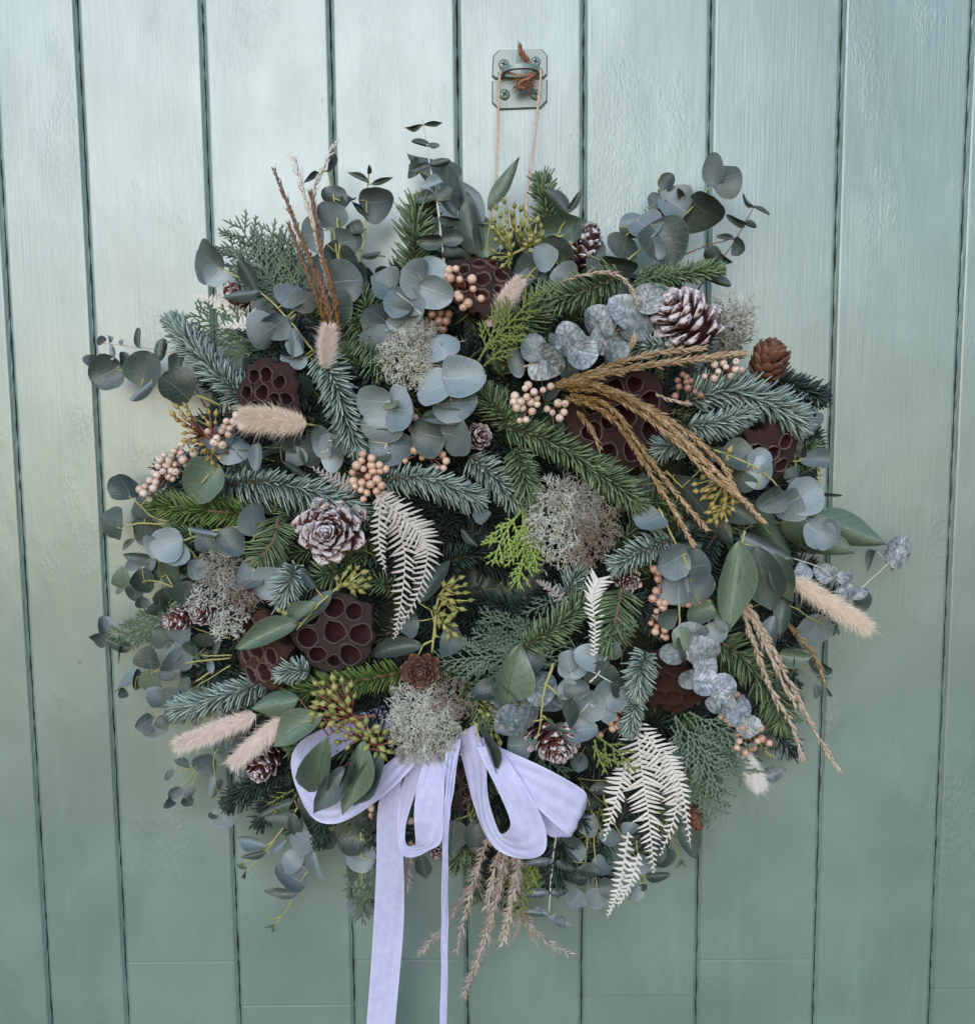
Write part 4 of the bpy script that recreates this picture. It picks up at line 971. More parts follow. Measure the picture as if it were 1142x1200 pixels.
# ------------------------------------------------------------------ lotus pods
def hx(cells, s): return [(x*s, y*s, r) for x, y, r in cells]
seven = [(0, 0, .25)] + [(.58*math.cos(6.283*i/7+.35), .58*math.sin(6.283*i/7+.35), .215) for i in range(7)]
lotus('violet brown lotus pod facing forward with nine big open holes', 391, 741, 98, (.04, -1, .08), 47, [(-.03, .02, 0.286), (-.02, .62, 0.264), (.57, .42, 0.231), (.66, -.12, 0.264), (.42, -.56, 0.220), (.02, -.74, 0.165), (-.40, -.58, 0.275), (-.68, -.06, 0.275), (-.52, .52, 0.220)], 'v', .5, 1.0, 0, seed=3)
lotus('shrivelled reddish lotus pod turned aside, beside the violet brown pod', 300, 764, 92, (-.45, -.80, -.10), 46, [(-.1, .05, 0.264), (.1, .68, 0.220), (-.42, .42, 0.220), (-.62, -.12, 0.242), (-.22, -.55, 0.264), (.35, -.62, 0.242), (.42, -.05, 0.220), (.48, .42, 0.198)], 'r', .55, .78, .1, bodyl=1.3, lobes=.08, seed=5)
lotus('dark maroon lotus pod partly covered by the peach bunny tail', 312, 462, 90, (-.22, -.9, .05), 41, [(-.05, .55, 0.231), (.35, .55, 0.209), (.62, .12, 0.187), (-.5, .28, 0.209), (.1, .05, 0.220), (-.30, -.22, 0.220), (-.66, -.2, 0.187), (-.02, -.5, 0.220), (.42, -.36, 0.209)], 'm', .55, .92, .1, seed=8)
lotus('lotus pod tilted upward at top behind the peach berries', 565, 328, 90, (.18, -.72, .55), 42, [(0, 0, 0.220), (.0, .58, 0.187), (.48, .35, 0.187), (.5, -.2, 0.198), (.1, -.56, 0.198), (-.42, -.4, 0.187), (-.52, .15, 0.198), (-.35, .58, 0.154), (.72, .1, 0.132)], 'm', .5, 1.05, 0, bodyl=1.0, seed=11)
lotus('largest maroon lotus pod lying behind the golden grass heads', 728, 492, 90, (.12, -.95, .0), 60, [(-.05, .05, 0.242), (.02, .62, 0.187), (.50, .42, 0.198), (.62, -.10, 0.198), (.40, -.58, 0.198), (-.12, -.62, 0.220), (-.55, -.32, 0.209), (-.62, .22, 0.209), (-.38, .62, 0.165), (.28, .02, 0.154)], 'm', .5, 1.0, .2, lobes=.05, seed=13)
lotus('crumpled maroon lotus pod under the large blue fir sprig', 905, 533, 86, (.25, -.75, -.35), 36, [(.1, .1, 0.297), (-.5, .3, 0.264), (.5, -.42, 0.264), (-.25, -.5, 0.264), (.55, .42, 0.220)], 'm', .45, .95, .4, lobes=.13, bodyl=1.2, seed=17)
lotus('chocolate brown lotus pod with closed shallow seed pits', 791, 801, 84, (.02, -.9, -.22), 43, [(-.5, .55, .2), (0, .62, .2), (.45, .5, .18), (-.72, .02, .17), (-.25, .1, .22), (.28, .05, .22), (.72, .0, .18), (-.45, -.42, .2), (.05, -.45, .22), (.5, -.42, .2), (-.1, -.82, .15), (.3, -.8, .14)], 'c', .2, 1.0, 0, solid=True, seed=19)
lotus('dark lotus pod in the shade behind the bow loops', 546, 928, 62, (.1, -.9, -.2), 30, [(0, 0, 0.264), (.5, .3, 0.220), (-.5, .3, 0.220), (0, -.6, 0.220), (.0, .62, 0.198)], 'v', .5, .9, 0, seed=23)
# ------------------------------------------------------------------ moss
moss('big lichen tuft, half pale half brown, at the inner edge of the ring', [(652, 612, 35, 50, 180, 'w'), (690, 622, 30, 36, 90, 'b'), (690, 600, 28, 26, 60, 'g'), (668, 582, 34, 20, 60, 'g')], 96)
moss('pale lichen tuft sitting on the knot of the bow', [(496, 848, 38, 44, 250, 'w'), (528, 818, 20, 22, 36, 'b'), (500, 862, 40, 30, 60, 'g')], 104)
moss('grey white lichen tuft below the brownish berries', [(482, 418, 34, 36, 190, 'w'), (500, 400, 30, 20, 60, 'g')], 94)
moss('frosty lichen wisps draped over the dark red cones', [(238, 706, 9, 12, 16, 'w'), (268, 730, 13, 16, 34, 'w'), (286, 700, 18, 12, 26, 'b')], 100)
moss('thin grey lichen tuft above the dark red cones', [(258, 666, 24, 18, 70, 'g'), (266, 686, 18, 12, 26, 'w')], 88)
moss('pale green lichen tuft beside the whitewashed cone', [(852, 382, 24, 24, 90, 'g'), (856, 372, 18, 18, 50, 'w')], 70)
fir('dark fir tips added deep in the hollow centre to darken it', [(520, 640, 16), (560, 650, 24), (604, 668, 22)], 26, 'D', 22, 4)  # added: dark sprig standing in for deep shade on the door
fir('dark fir tip added across the bottom of the hollow to darken it', [(650, 735, 18), (610, 722, 26), (560, 716, 22)], 28, 'D', 22, 4)  # added to darken the lower part of the hollow
fir('dark fir tip added at the upper rim of the hollow to darken it', [(560, 590, 24), (590, 620, 30), (640, 640, 26)], 26, 'D', 26, 4)  # added to darken the upper part of the hollow
# ------------------------------------------------------------------ eucalyptus and other leaves
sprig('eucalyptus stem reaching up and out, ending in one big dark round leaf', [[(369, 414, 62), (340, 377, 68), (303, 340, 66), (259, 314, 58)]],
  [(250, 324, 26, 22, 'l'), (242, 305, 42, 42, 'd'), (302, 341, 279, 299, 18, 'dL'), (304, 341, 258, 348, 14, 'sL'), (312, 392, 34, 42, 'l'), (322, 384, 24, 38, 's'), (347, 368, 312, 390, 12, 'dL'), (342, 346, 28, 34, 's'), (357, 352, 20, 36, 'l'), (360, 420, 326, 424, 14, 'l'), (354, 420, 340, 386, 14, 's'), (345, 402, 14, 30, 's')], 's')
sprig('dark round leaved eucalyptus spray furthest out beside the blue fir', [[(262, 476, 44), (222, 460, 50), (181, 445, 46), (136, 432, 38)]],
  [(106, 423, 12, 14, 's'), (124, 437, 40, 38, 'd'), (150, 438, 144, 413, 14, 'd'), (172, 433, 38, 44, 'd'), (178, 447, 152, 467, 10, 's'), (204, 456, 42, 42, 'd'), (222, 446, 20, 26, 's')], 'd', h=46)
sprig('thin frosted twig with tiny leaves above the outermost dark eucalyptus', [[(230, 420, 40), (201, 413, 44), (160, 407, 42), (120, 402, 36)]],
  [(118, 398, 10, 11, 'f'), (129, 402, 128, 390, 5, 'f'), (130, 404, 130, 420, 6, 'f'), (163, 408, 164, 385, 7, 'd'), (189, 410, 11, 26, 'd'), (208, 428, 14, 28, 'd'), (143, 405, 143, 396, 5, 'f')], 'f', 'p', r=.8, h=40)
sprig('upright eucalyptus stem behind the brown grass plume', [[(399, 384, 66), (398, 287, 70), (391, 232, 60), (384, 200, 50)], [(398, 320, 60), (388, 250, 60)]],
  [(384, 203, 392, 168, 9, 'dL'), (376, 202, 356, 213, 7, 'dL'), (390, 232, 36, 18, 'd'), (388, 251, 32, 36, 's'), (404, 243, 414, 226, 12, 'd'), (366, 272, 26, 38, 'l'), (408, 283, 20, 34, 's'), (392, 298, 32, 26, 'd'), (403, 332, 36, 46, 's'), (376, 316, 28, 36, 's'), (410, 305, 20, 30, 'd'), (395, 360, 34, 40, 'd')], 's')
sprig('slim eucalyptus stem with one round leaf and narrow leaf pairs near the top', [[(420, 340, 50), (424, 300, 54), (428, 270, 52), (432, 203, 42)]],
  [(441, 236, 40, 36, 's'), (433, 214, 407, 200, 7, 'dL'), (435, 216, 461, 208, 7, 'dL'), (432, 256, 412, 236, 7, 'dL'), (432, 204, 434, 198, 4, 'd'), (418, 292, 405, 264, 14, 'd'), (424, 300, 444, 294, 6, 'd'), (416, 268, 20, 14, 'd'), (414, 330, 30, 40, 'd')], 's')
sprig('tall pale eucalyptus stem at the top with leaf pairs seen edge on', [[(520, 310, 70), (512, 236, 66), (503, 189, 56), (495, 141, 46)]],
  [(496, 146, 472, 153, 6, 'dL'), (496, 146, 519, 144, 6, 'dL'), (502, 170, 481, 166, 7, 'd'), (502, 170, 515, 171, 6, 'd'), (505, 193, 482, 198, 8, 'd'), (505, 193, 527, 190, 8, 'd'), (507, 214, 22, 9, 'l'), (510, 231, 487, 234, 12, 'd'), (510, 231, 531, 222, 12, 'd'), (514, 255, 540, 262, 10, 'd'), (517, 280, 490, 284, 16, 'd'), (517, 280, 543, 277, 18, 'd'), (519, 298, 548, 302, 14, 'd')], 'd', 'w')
sprig('broad willow leaves rising behind the tall pale stem', [[(548, 330, 50), (545, 290, 54), (530, 220, 46)], [(560, 330, 52), (570, 290, 58), (576, 240, 50)]],
  [(534, 254, 482, 166, 32, 'w'), (526, 199, 24, 26, 'd'), (484, 197, 14, 26, 'd'), (545, 290, 490, 262, 36, 'w'), (549, 300, 495, 288, 30, 'd'), (560, 300, 545, 225, 28, 'd'), (566, 262, 531, 208, 26, 'w'), (567, 304, 566, 243, 32, 'g'), (571, 246, 608, 185, 17, 'g'), (520, 330, 506, 296, 26, 'w'), (497, 240, 30, 16, 'd')], 'w', shape='lance', name='willow_leaf_sprig', cat='foliage')
sprig('wide pale green leaf lying flat beside the twine at the top', [[(614, 300, 56), (612, 286, 58), (606, 280, 60)], [(650, 280, 52), (660, 262, 54), (664, 250, 52)]], [(604, 280, 705, 258, 32, 'g'), (668, 250, 637, 222, 20, 'dL'), (664, 250, 683, 222, 9, 'dL')], 'g', shape='lance', h=60, name='willow_leaf_sprig', cat='foliage')
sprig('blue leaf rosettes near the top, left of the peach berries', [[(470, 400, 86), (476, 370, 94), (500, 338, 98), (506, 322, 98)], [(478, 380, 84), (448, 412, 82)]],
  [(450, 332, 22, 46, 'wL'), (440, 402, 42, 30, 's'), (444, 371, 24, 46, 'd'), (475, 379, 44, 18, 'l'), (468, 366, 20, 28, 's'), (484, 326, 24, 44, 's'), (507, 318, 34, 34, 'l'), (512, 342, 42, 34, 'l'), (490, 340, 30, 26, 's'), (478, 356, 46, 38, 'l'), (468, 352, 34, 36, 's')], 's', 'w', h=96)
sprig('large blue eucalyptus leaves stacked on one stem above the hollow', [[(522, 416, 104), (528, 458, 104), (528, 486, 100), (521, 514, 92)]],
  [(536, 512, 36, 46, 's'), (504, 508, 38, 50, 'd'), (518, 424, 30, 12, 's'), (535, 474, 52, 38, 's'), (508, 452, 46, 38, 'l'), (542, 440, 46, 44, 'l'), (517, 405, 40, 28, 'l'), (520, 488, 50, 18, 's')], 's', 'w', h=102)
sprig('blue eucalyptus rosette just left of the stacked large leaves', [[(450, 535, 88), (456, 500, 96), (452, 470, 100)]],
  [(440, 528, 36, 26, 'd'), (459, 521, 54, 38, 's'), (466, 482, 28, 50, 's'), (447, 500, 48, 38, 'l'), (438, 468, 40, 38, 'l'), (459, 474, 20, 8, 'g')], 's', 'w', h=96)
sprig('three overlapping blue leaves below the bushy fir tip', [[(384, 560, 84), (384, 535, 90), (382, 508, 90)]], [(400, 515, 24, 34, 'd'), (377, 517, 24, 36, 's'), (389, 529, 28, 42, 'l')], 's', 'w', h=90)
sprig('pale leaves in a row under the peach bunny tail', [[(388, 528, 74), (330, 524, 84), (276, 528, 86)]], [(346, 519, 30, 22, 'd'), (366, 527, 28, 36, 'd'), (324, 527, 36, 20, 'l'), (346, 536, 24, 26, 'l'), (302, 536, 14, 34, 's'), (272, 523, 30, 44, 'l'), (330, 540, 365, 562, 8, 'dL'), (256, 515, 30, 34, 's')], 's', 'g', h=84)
sprig('one large round green leaf beside the blush berry bunch', [[(268, 560, 90), (252, 552, 94), (236, 566, 95)]], [(258, 545, 216, 582, 46, 'g')], 'g', shape='round', h=95)
sprig('eucalyptus at left edge with round leaves on yellow stalks', [[(240, 640, 50), (204, 614, 56), (180, 606, 54), (152, 581, 44)], [(204, 614, 54), (160, 614, 50), (138, 618, 44)]],
  [(170, 623, 30, 30, 'd'), (146, 568, 34, 34, 'd'), (162, 597, 30, 32, 'd'), (128, 615, 30, 36, 'd'), (158, 632, 146, 644, 6, 'd')], 'd', h=54)
sprig('blue leaf pair on a yellow stalk below the bright green fir', [[(288, 616, 84), (250, 622, 88), (212, 634, 88)], [(212, 634, 86), (232, 655, 84)]],
  [(206, 650, 26, 34, 'l'), (195, 637, 40, 38, 'l'), (243, 637, 20, 34, 'l'), (268, 636, 36, 34, 'd'), (232, 667, 24, 22, 'l'), (176, 640, 16, 26, 'l'), (222, 620, 250, 626, 8, 's')], 's', h=88)
sprig('grey leaves fanning from a yellow stalk above the reddish lotus pod', [[(298, 640, 84), (298, 665, 92), (300, 685, 92)]], [(296, 607, 30, 38, 's'), (272, 640, 30, 26, 's'), (290, 678, 40, 32, 's'), (315, 685, 40, 36, 'l'), (320, 655, 30, 24, 'd')], 's', h=92)
sprig('small leaved eucalyptus branch at left edge above the dark cones', [[(245, 712, 66), (215, 695, 66), (180, 680, 58), (145, 692, 46)], [(200, 690, 58), (160, 706, 50)], [(205, 690, 60), (184, 655, 54)]],
  [(162, 653, 34, 12, 'd'), (158, 660, 22, 16, 'l'), (181, 667, 14, 38, 'g'), (199, 671, 18, 36, 'g'), (170, 681, 24, 32, 'd'), (143, 681, 18, 20, 'g'), (139, 691, 11, 10, 'g'), (157, 695, 18, 20, 'd'), (197, 699, 34, 22, 'd'), (167, 706, 16, 14, 'd'), (218, 695, 36, 22, 'd'), (190, 712, 30, 18, 'd'), (176, 662, 16, 12, 's')], 'd', shape='oval', h=60, r=1.1)
sprig('three small leaves at the tip of a cypress twig at the left edge', [[(200, 745, 46), (150, 738, 44), (126, 741, 38)]], [(125, 733, 20, 20, 's'), (115, 751, 20, 18, 'd'), (138, 754, 28, 12, 'd'), (140, 742, 140, 778, 2, 'l')], 's', h=42, r=.9)
sprig('bushy small leaved eucalyptus left of the reddish lotus pod', [[(270, 748, 66), (238, 740, 70), (212, 728, 64)], [(270, 771, 66), (225, 776, 70), (190, 784, 60), (155, 796, 46)], [(272, 768, 66), (240, 768, 70), (210, 760, 66)], [(250, 785, 60), (215, 808, 58), (195, 822, 52), (180, 840, 44)], [(228, 800, 58), (200, 815, 54), (178, 836, 44)], [(270, 780, 60), (228, 806, 58)]],
  [(190, 746, 22, 28, 'd'), (204, 762, 24, 26, 's'), (213, 746, 24, 22, 's'), (209, 777, 30, 24, 's'), (174, 772, 26, 26, 'd'), (145, 797, 32, 22, 's'), (161, 796, 12, 26, 'd'), (177, 800, 22, 32, 'g'), (144, 812, 14, 8, 'd'), (184, 817, 24, 20, 's'), (198, 817, 28, 22, 'd'), (203, 836, 14, 28, 'd'), (170, 847, 24, 18, 's'), (190, 847, 18, 14, 'd'), (181, 857, 28, 18, 'l'), (216, 803, 20, 12, 'd'), (247, 780, 8, 20, 'l'), (253, 756, 8, 22, 's'), (200, 728, 26, 18, 'd'), (236, 752, 26, 20, 'd'), (198, 790, 26, 12, 'd'), (224, 760, 18, 14, 'd')], 's', shape='oval', r=1.1, h=62)
sprig('short hanging eucalyptus with leaves round and pale at lower left edge', [[(264, 868, 46), (251, 887, 50), (253, 918, 46), (260, 950, 40)], [(232, 898, 44), (222, 912, 42), (210, 926, 38)], [(228, 900, 42), (204, 906, 36)], [(234, 902, 42), (220, 928, 38)]],
  [(264, 873, 32, 20, 'd'), (239, 893, 26, 28, 'd'), (248, 926, 13, 30, 'l'), (263, 957, 28, 24, 's'), (249, 957, 8, 10, 'd'), (198, 908, 12, 11, 'l'), (211, 897, 24, 6, 'd'), (206, 930, 18, 18, 's'), (223, 929, 12, 16, 'l'), (220, 939, 14, 12, 'd'), (199, 941, 12, 6, 'd'), (278, 860, 30, 14, 'd')], 's', shape='round', r=.9, h=44)
sprig('willowy dark sprays hanging below the dark fir at lower left', [[(349, 946, 50), (330, 972, 50), (310, 999, 44), (283, 1026, 36)], [(330, 975, 46), (300, 1002, 38), (280, 1014, 34)]],
  [(345, 937, 300, 958, 12, 'd'), (330, 961, 44, 18, 'd'), (295, 986, 38, 16, 's'), (318, 1000, 338, 984, 12, 's'), (312, 998, 283, 1007, 9, 'd'), (346, 968, 14, 34, 'd'), (330, 978, 352, 964, 10, 'd'), (290, 1018, 276, 1012, 5, 'g'), (288, 1020, 282, 1034, 4, 'g')], 'd', shape='lance', h=46, r=1.1, name='willow_leaf_sprig', cat='foliage')
sprig('olive stemmed willow spray ending in a thin forked yellow tip', [[(391, 965, 48), (372, 1003, 48), (352, 1034, 42), (338, 1062, 36), (320, 1088, 30)], [(352, 1034, 42), (356, 1052, 38)], [(330, 1074, 34), (316, 1078, 30)]],
  [(341, 1026, 46, 26, 's'), (329, 1046, 38, 10, 'd'), (372, 1015, 12, 38, 's'), (343, 1008, 24, 28, 's'), (356, 982, 34, 34, 's'), (366, 960, 16, 40, 'd'), (384, 985, 18, 26, 'd'), (320, 1088, 316, 1096, 3, 'g'), (322, 1084, 312, 1088, 3, 'g')], 's', shape='oval', h=46, r=1.1, name='willow_leaf_sprig', cat='foliage')
sprig('round leaves on an upright stalk left of the long ribbon tail', [[(422, 950, 46), (424, 1000, 48), (425, 1055, 42)]], [(432, 960, 28, 20, 'd'), (412, 984, 32, 34, 'd'), (422, 1004, 34, 32, 's'), (430, 1037, 20, 13, 's'), (419, 1062, 24, 22, 's'), (434, 1062, 16, 18, 'd'), (410, 1022, 16, 18, 'd')], 's', h=46)
sprig('trailing small eucalyptus stems below the ribbon and white ferns', [[(690, 960, 54), (686, 1005, 56), (680, 1046, 48)], [(694, 960, 54), (697, 1010, 56), (699, 1044, 48)], [(681, 919, 60), (693, 950, 62), (706, 978, 58)], [(704, 925, 66), (722, 970, 68), (746, 1006, 62)], [(670, 940, 50), (671, 985, 52)], [(745, 985, 50), (752, 1030, 46)]],
  [(708, 924, 36, 14, 'd'), (690, 937, 22, 24, 'd'), (689, 967, 28, 24, 's'), (714, 981, 28, 18, 's'), (736, 973, 22, 10, 's'), (675, 997, 24, 22, 's'), (663, 1008, 13, 13, 's'), (705, 1016, 26, 22, 's'), (690, 1021, 24, 16, 'd'), (678, 1028, 22, 20, 'd'), (674, 1053, 24, 22, 's'), (697, 1053, 26, 26, 's'), (751, 1013, 24, 20, 's'), (770, 1026, 28, 11, 'd'), (744, 1047, 13, 24, 's'), (712, 1040, 22, 22, 'd'), (668, 985, 22, 14, 'd'), (752, 1040, 16, 8, 'd'), (778, 1005, 30, 22, 'd'), (770, 995, 14, 24, 'd'), (660, 985, 28, 10, 'd')], 's', shape='oval', h=56, r=1.0)
sprig('dark leaves with yellow tips at the lower edge behind the ferns', [[(770, 960, 48), (790, 990, 46), (798, 1012, 40)], [(785, 980, 46), (808, 994, 38)]], [(795, 966, 822, 1008, 26, 'd'), (776, 985, 14, 26, 'd'), (790, 958, 16, 18, 'd'), (797, 1008, 793, 1018, 4, 'g'), (797, 1006, 803, 1017, 4, 'g'), (806, 992, 814, 988, 4, 'g')], 'd', shape='lance', h=44, r=1.0, name='willow_leaf_sprig', cat='foliage')
sprig('white eucalyptus stem hanging with dark leaf pairs held level', [[(652, 970, 58), (647, 1015, 60), (642, 1073, 52)]], [(648, 1010, 615, 1011, 10, 'm'), (648, 1010, 674, 1019, 10, 'd'), (644, 1046, 609, 1047, 12, 'm'), (644, 1046, 666, 1044, 10, 'm'), (643, 1071, 613, 1068, 11, 'm'), (643, 1072, 671, 1086, 13, 'm')], 'm', 'w', shape='lance', h=58)
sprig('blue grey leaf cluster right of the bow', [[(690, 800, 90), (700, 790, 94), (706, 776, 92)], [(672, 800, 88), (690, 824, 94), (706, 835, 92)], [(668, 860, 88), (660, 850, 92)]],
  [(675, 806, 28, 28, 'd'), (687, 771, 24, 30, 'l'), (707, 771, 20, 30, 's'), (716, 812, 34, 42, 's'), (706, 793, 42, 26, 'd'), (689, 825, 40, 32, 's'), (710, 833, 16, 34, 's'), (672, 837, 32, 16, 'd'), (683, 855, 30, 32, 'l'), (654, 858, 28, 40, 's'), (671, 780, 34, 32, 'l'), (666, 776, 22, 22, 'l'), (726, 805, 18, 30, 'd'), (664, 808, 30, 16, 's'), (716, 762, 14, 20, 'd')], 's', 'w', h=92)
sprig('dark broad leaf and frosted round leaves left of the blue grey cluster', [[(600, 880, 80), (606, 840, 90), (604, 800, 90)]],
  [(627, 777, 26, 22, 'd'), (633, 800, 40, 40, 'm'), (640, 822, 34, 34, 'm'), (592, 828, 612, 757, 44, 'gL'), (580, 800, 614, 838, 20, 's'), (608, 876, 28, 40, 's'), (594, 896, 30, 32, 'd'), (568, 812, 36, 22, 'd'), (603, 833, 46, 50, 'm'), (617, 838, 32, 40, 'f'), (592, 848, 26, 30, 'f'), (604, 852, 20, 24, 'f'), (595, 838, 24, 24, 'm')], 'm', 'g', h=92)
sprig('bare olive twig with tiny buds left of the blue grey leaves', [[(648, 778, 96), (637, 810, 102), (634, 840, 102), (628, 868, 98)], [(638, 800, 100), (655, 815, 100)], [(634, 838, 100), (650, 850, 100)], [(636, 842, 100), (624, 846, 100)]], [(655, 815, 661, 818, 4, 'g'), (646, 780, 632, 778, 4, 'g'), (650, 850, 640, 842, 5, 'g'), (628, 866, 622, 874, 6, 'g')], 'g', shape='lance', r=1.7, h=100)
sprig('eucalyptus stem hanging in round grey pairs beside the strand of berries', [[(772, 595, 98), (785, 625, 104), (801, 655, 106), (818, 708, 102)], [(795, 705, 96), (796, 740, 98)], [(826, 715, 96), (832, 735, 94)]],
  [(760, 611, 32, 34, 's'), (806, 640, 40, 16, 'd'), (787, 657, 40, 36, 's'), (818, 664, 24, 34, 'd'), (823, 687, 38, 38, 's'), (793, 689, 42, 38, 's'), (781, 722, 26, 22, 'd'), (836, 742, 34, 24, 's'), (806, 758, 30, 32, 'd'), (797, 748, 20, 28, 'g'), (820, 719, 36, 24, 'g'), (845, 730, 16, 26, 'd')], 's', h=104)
sprig('frosted white eucalyptus spray across the chocolate lotus pod', [[(800, 764, 100), (820, 788, 106), (840, 812, 106), (868, 842, 100), (880, 856, 96)]],
  [(788, 765, 30, 24, 'm'), (815, 748, 28, 36, 'm'), (825, 766, 36, 30, 'f'), (827, 780, 30, 26, 'f'), (807, 797, 26, 20, 'm'), (827, 798, 30, 32, 'f'), (848, 806, 34, 32, 'f'), (846, 824, 34, 22, 'f'), (871, 826, 22, 20, 'f'), (876, 850, 34, 18, 'f'), (862, 838, 16, 24, 'f'), (834, 826, 20, 18, 'f')], 'f', 'w', h=104)
sprig('frosted grey eucalyptus spray above the centre berries', [[(604, 432, 94), (657, 417, 102), (693, 403, 102), (732, 382, 96), (755, 365, 90)]],
  [(604, 425, 16, 34, 's'), (665, 434, 24, 28, 'm'), (717, 420, 30, 26, 'm'), (627, 408, 28, 34, 'm'), (641, 424, 28, 46, 'f'), (650, 405, 12, 26, 'm'), (666, 397, 32, 34, 'f'), (678, 415, 34, 40, 'f'), (699, 379, 30, 42, 'f'), (717, 393, 36, 46, 'f'), (729, 364, 30, 34, 'f'), (751, 379, 32, 40, 'm'), (759, 349, 34, 36, 'f'), (776, 348, 18, 36, 'm')], 'f', 'p', h=100)
sprig('round leaved eucalyptus branch reaching up and out at the upper edge', [[(728, 310, 56), (762, 284, 60), (796, 258, 54), (836, 213, 44)], [(733, 277, 50), (752, 256, 50), (767, 240, 46)]],
  [(729, 290, 36, 28, 'd'), (742, 265, 32, 26, 's'), (777, 283, 50, 50, 'd'), (756, 268, 22, 42, 's'), (766, 292, 16, 24, 's'), (782, 213, 14, 24, 'd'), (790, 238, 28, 42, 's'), (824, 248, 46, 40, 'd'), (851, 207, 36, 34, 'd'), (836, 197, 22, 40, 's'), (767, 235, 16, 20, 's'), (797, 227, 8, 6, 'd')], 's', h=56)
sprig('grey leaf pairs between the frosted tip cone and gumnuts', [[(610, 334, 76), (632, 310, 82), (664, 288, 80)]], [(614, 315, 30, 40, 'd'), (625, 328, 34, 14, 's'), (652, 290, 34, 34, 'd'), (635, 301, 20, 36, 'l'), (662, 322, 38, 20, 's'), (698, 300, 20, 38, 'd'), (672, 284, 678, 258, 12, 'wL'), (724, 314, 46, 26, 'd'), (605, 345, 16, 30, 'd')], 's', h=82)
sprig('twiggy eucalyptus tip with sparse tiny dark leaves at upper edge', [[(812, 346, 40), (832, 320, 44), (854, 292, 42), (884, 241, 34)], [(797, 300, 40), (830, 287, 42), (863, 279, 40)]],
  [(883, 242, 867, 230, 4, 'd'), (883, 242, 898, 252, 4, 'd'), (874, 260, 854, 258, 7, 'd'), (873, 260, 887, 266, 7, 'd'), (860, 280, 838, 279, 6, 'd'), (866, 289, 14, 20, 'd'), (836, 300, 22, 13, 'd'), (842, 296, 859, 312, 6, 'd'), (828, 326, 856, 337, 11, 'd'), (800, 345, 22, 12, 'd')], 'd', 'b', h=42, r=1.0)
sprig('blue heart shaped leaf pairs beside the crumpled maroon pod', [[(836, 527, 92), (880, 545, 100), (907, 565, 100), (950, 618, 94)]], [(863, 536, 38, 32, 'd'), (868, 565, 30, 24, 'd'), (889, 540, 20, 32, 's'), (892, 554, 30, 40, 'l'), (941, 582, 42, 42, 'l'), (924, 592, 30, 38, 's'), (970, 626, 26, 36, 's'), (958, 625, 36, 34, 'l'), (905, 586, 34, 20, 'd')], 's', h=98)
sprig('small leaves showing beyond the maroon pod at the outer edge', [[(900, 540, 50), (930, 540, 52), (955, 539, 46)], [(920, 500, 48), (945, 490, 44)]], [(957, 539, 30, 20, 's'), (938, 527, 14, 18, 'd'), (942, 482, 22, 22, 'd'), (946, 499, 38, 18, 's'), (932, 558, 16, 22, 'd'), (930, 520, 20, 20, 'd'), (962, 579, 984, 581, 4, 'd')], 's', h=48)
sprig('broad green veined leaves spreading out to the outer edge', [[(870, 590, 70), (910, 612, 76), (950, 606, 70)], [(880, 596, 78), (905, 630, 82)]],
  [(948, 604, 1040, 640, 38, 'g'), (914, 612, 1003, 652, 46, 'g'), (866, 625, 930, 655, 26, 's'), (884, 594, 932, 666, 30, 'g'), (832, 580, 890, 612, 34, 'd'), (938, 640, 968, 646, 8, 'd')], 'g', 'g', shape='lance', h=80, name='willow_leaf_sprig', cat='foliage')
sprig('dark pointed leaf under the golden gumnut bunch', [[(780, 552, 80), (800, 572, 84)]], [(790, 556, 860, 640, 42, 'd'), (822, 507, 892, 497, 12, 'l'), (830, 540, 858, 522, 14, 'd')], 'd', shape='lance', h=84, name='willow_leaf_sprig', cat='foliage')
sprig('upright green leaf beside a dark wide leaf above the cream grass', [[(872, 622, 96), (868, 640, 98), (862, 660, 98)], [(900, 650, 92), (895, 665, 92)]], [(884, 640, 904, 716, 52, 'd'), (866, 634, 853, 741, 42, 'g'), (908, 648, 928, 709, 28, 'g')], 'g', shape='lance', h=98, name='willow_leaf_sprig', cat='foliage')
sprig('frosted twig with curled leaves beyond the blush bunny tail', [[(880, 640, 66), (935, 656, 72), (975, 672, 68), (1004, 693, 58)], [(1004, 693, 58), (1035, 665, 50), (1053, 648, 44)]],
  [(881, 646, 20, 28, 'f'), (939, 671, 18, 24, 'f'), (966, 671, 24, 22, 'f'), (990, 677, 10, 22, 'f'), (993, 693, 16, 20, 'f'), (1005, 692, 22, 14, 'f'), (985, 697, 12, 20, 'f'), (1010, 704, 24, 18, 'd'), (1026, 645, 1014, 662, 7, 'd'), (1047, 665, 1062, 628, 26, 'f'), (1046, 666, 1042, 668, 4, 'f')], 'f', 'w', h=66, r=.9)
sprig('willow leaves on yellow stems trailing among the cream grass', [[(905, 700, 74), (930, 712, 78), (945, 722, 74)], [(890, 762, 82), (915, 768, 84), (930, 770, 82)], [(930, 775, 60), (950, 786, 56), (968, 806, 46)], [(945, 722, 66), (975, 738, 54)]],
  [(952, 739, 32, 44, 's'), (899, 743, 22, 40, 's'), (931, 769, 36, 20, 'g'), (915, 722, 18, 42, 'd'), (928, 786, 936, 828, 9, 'd'), (930, 770, 908, 812, 12, 'd'), (946, 772, 978, 794, 14, 'd'), (955, 800, 958, 822, 8, 's'), (968, 806, 974, 818, 4, 'g'), (960, 792, 974, 796, 4, 'g'), (976, 738, 984, 744, 4, 'g'), (974, 738, 982, 730, 4, 'g'), (880, 712, 860, 700, 18, 'd')], 's', shape='oval', h=76, r=1.1, name='willow_leaf_sprig', cat='foliage')
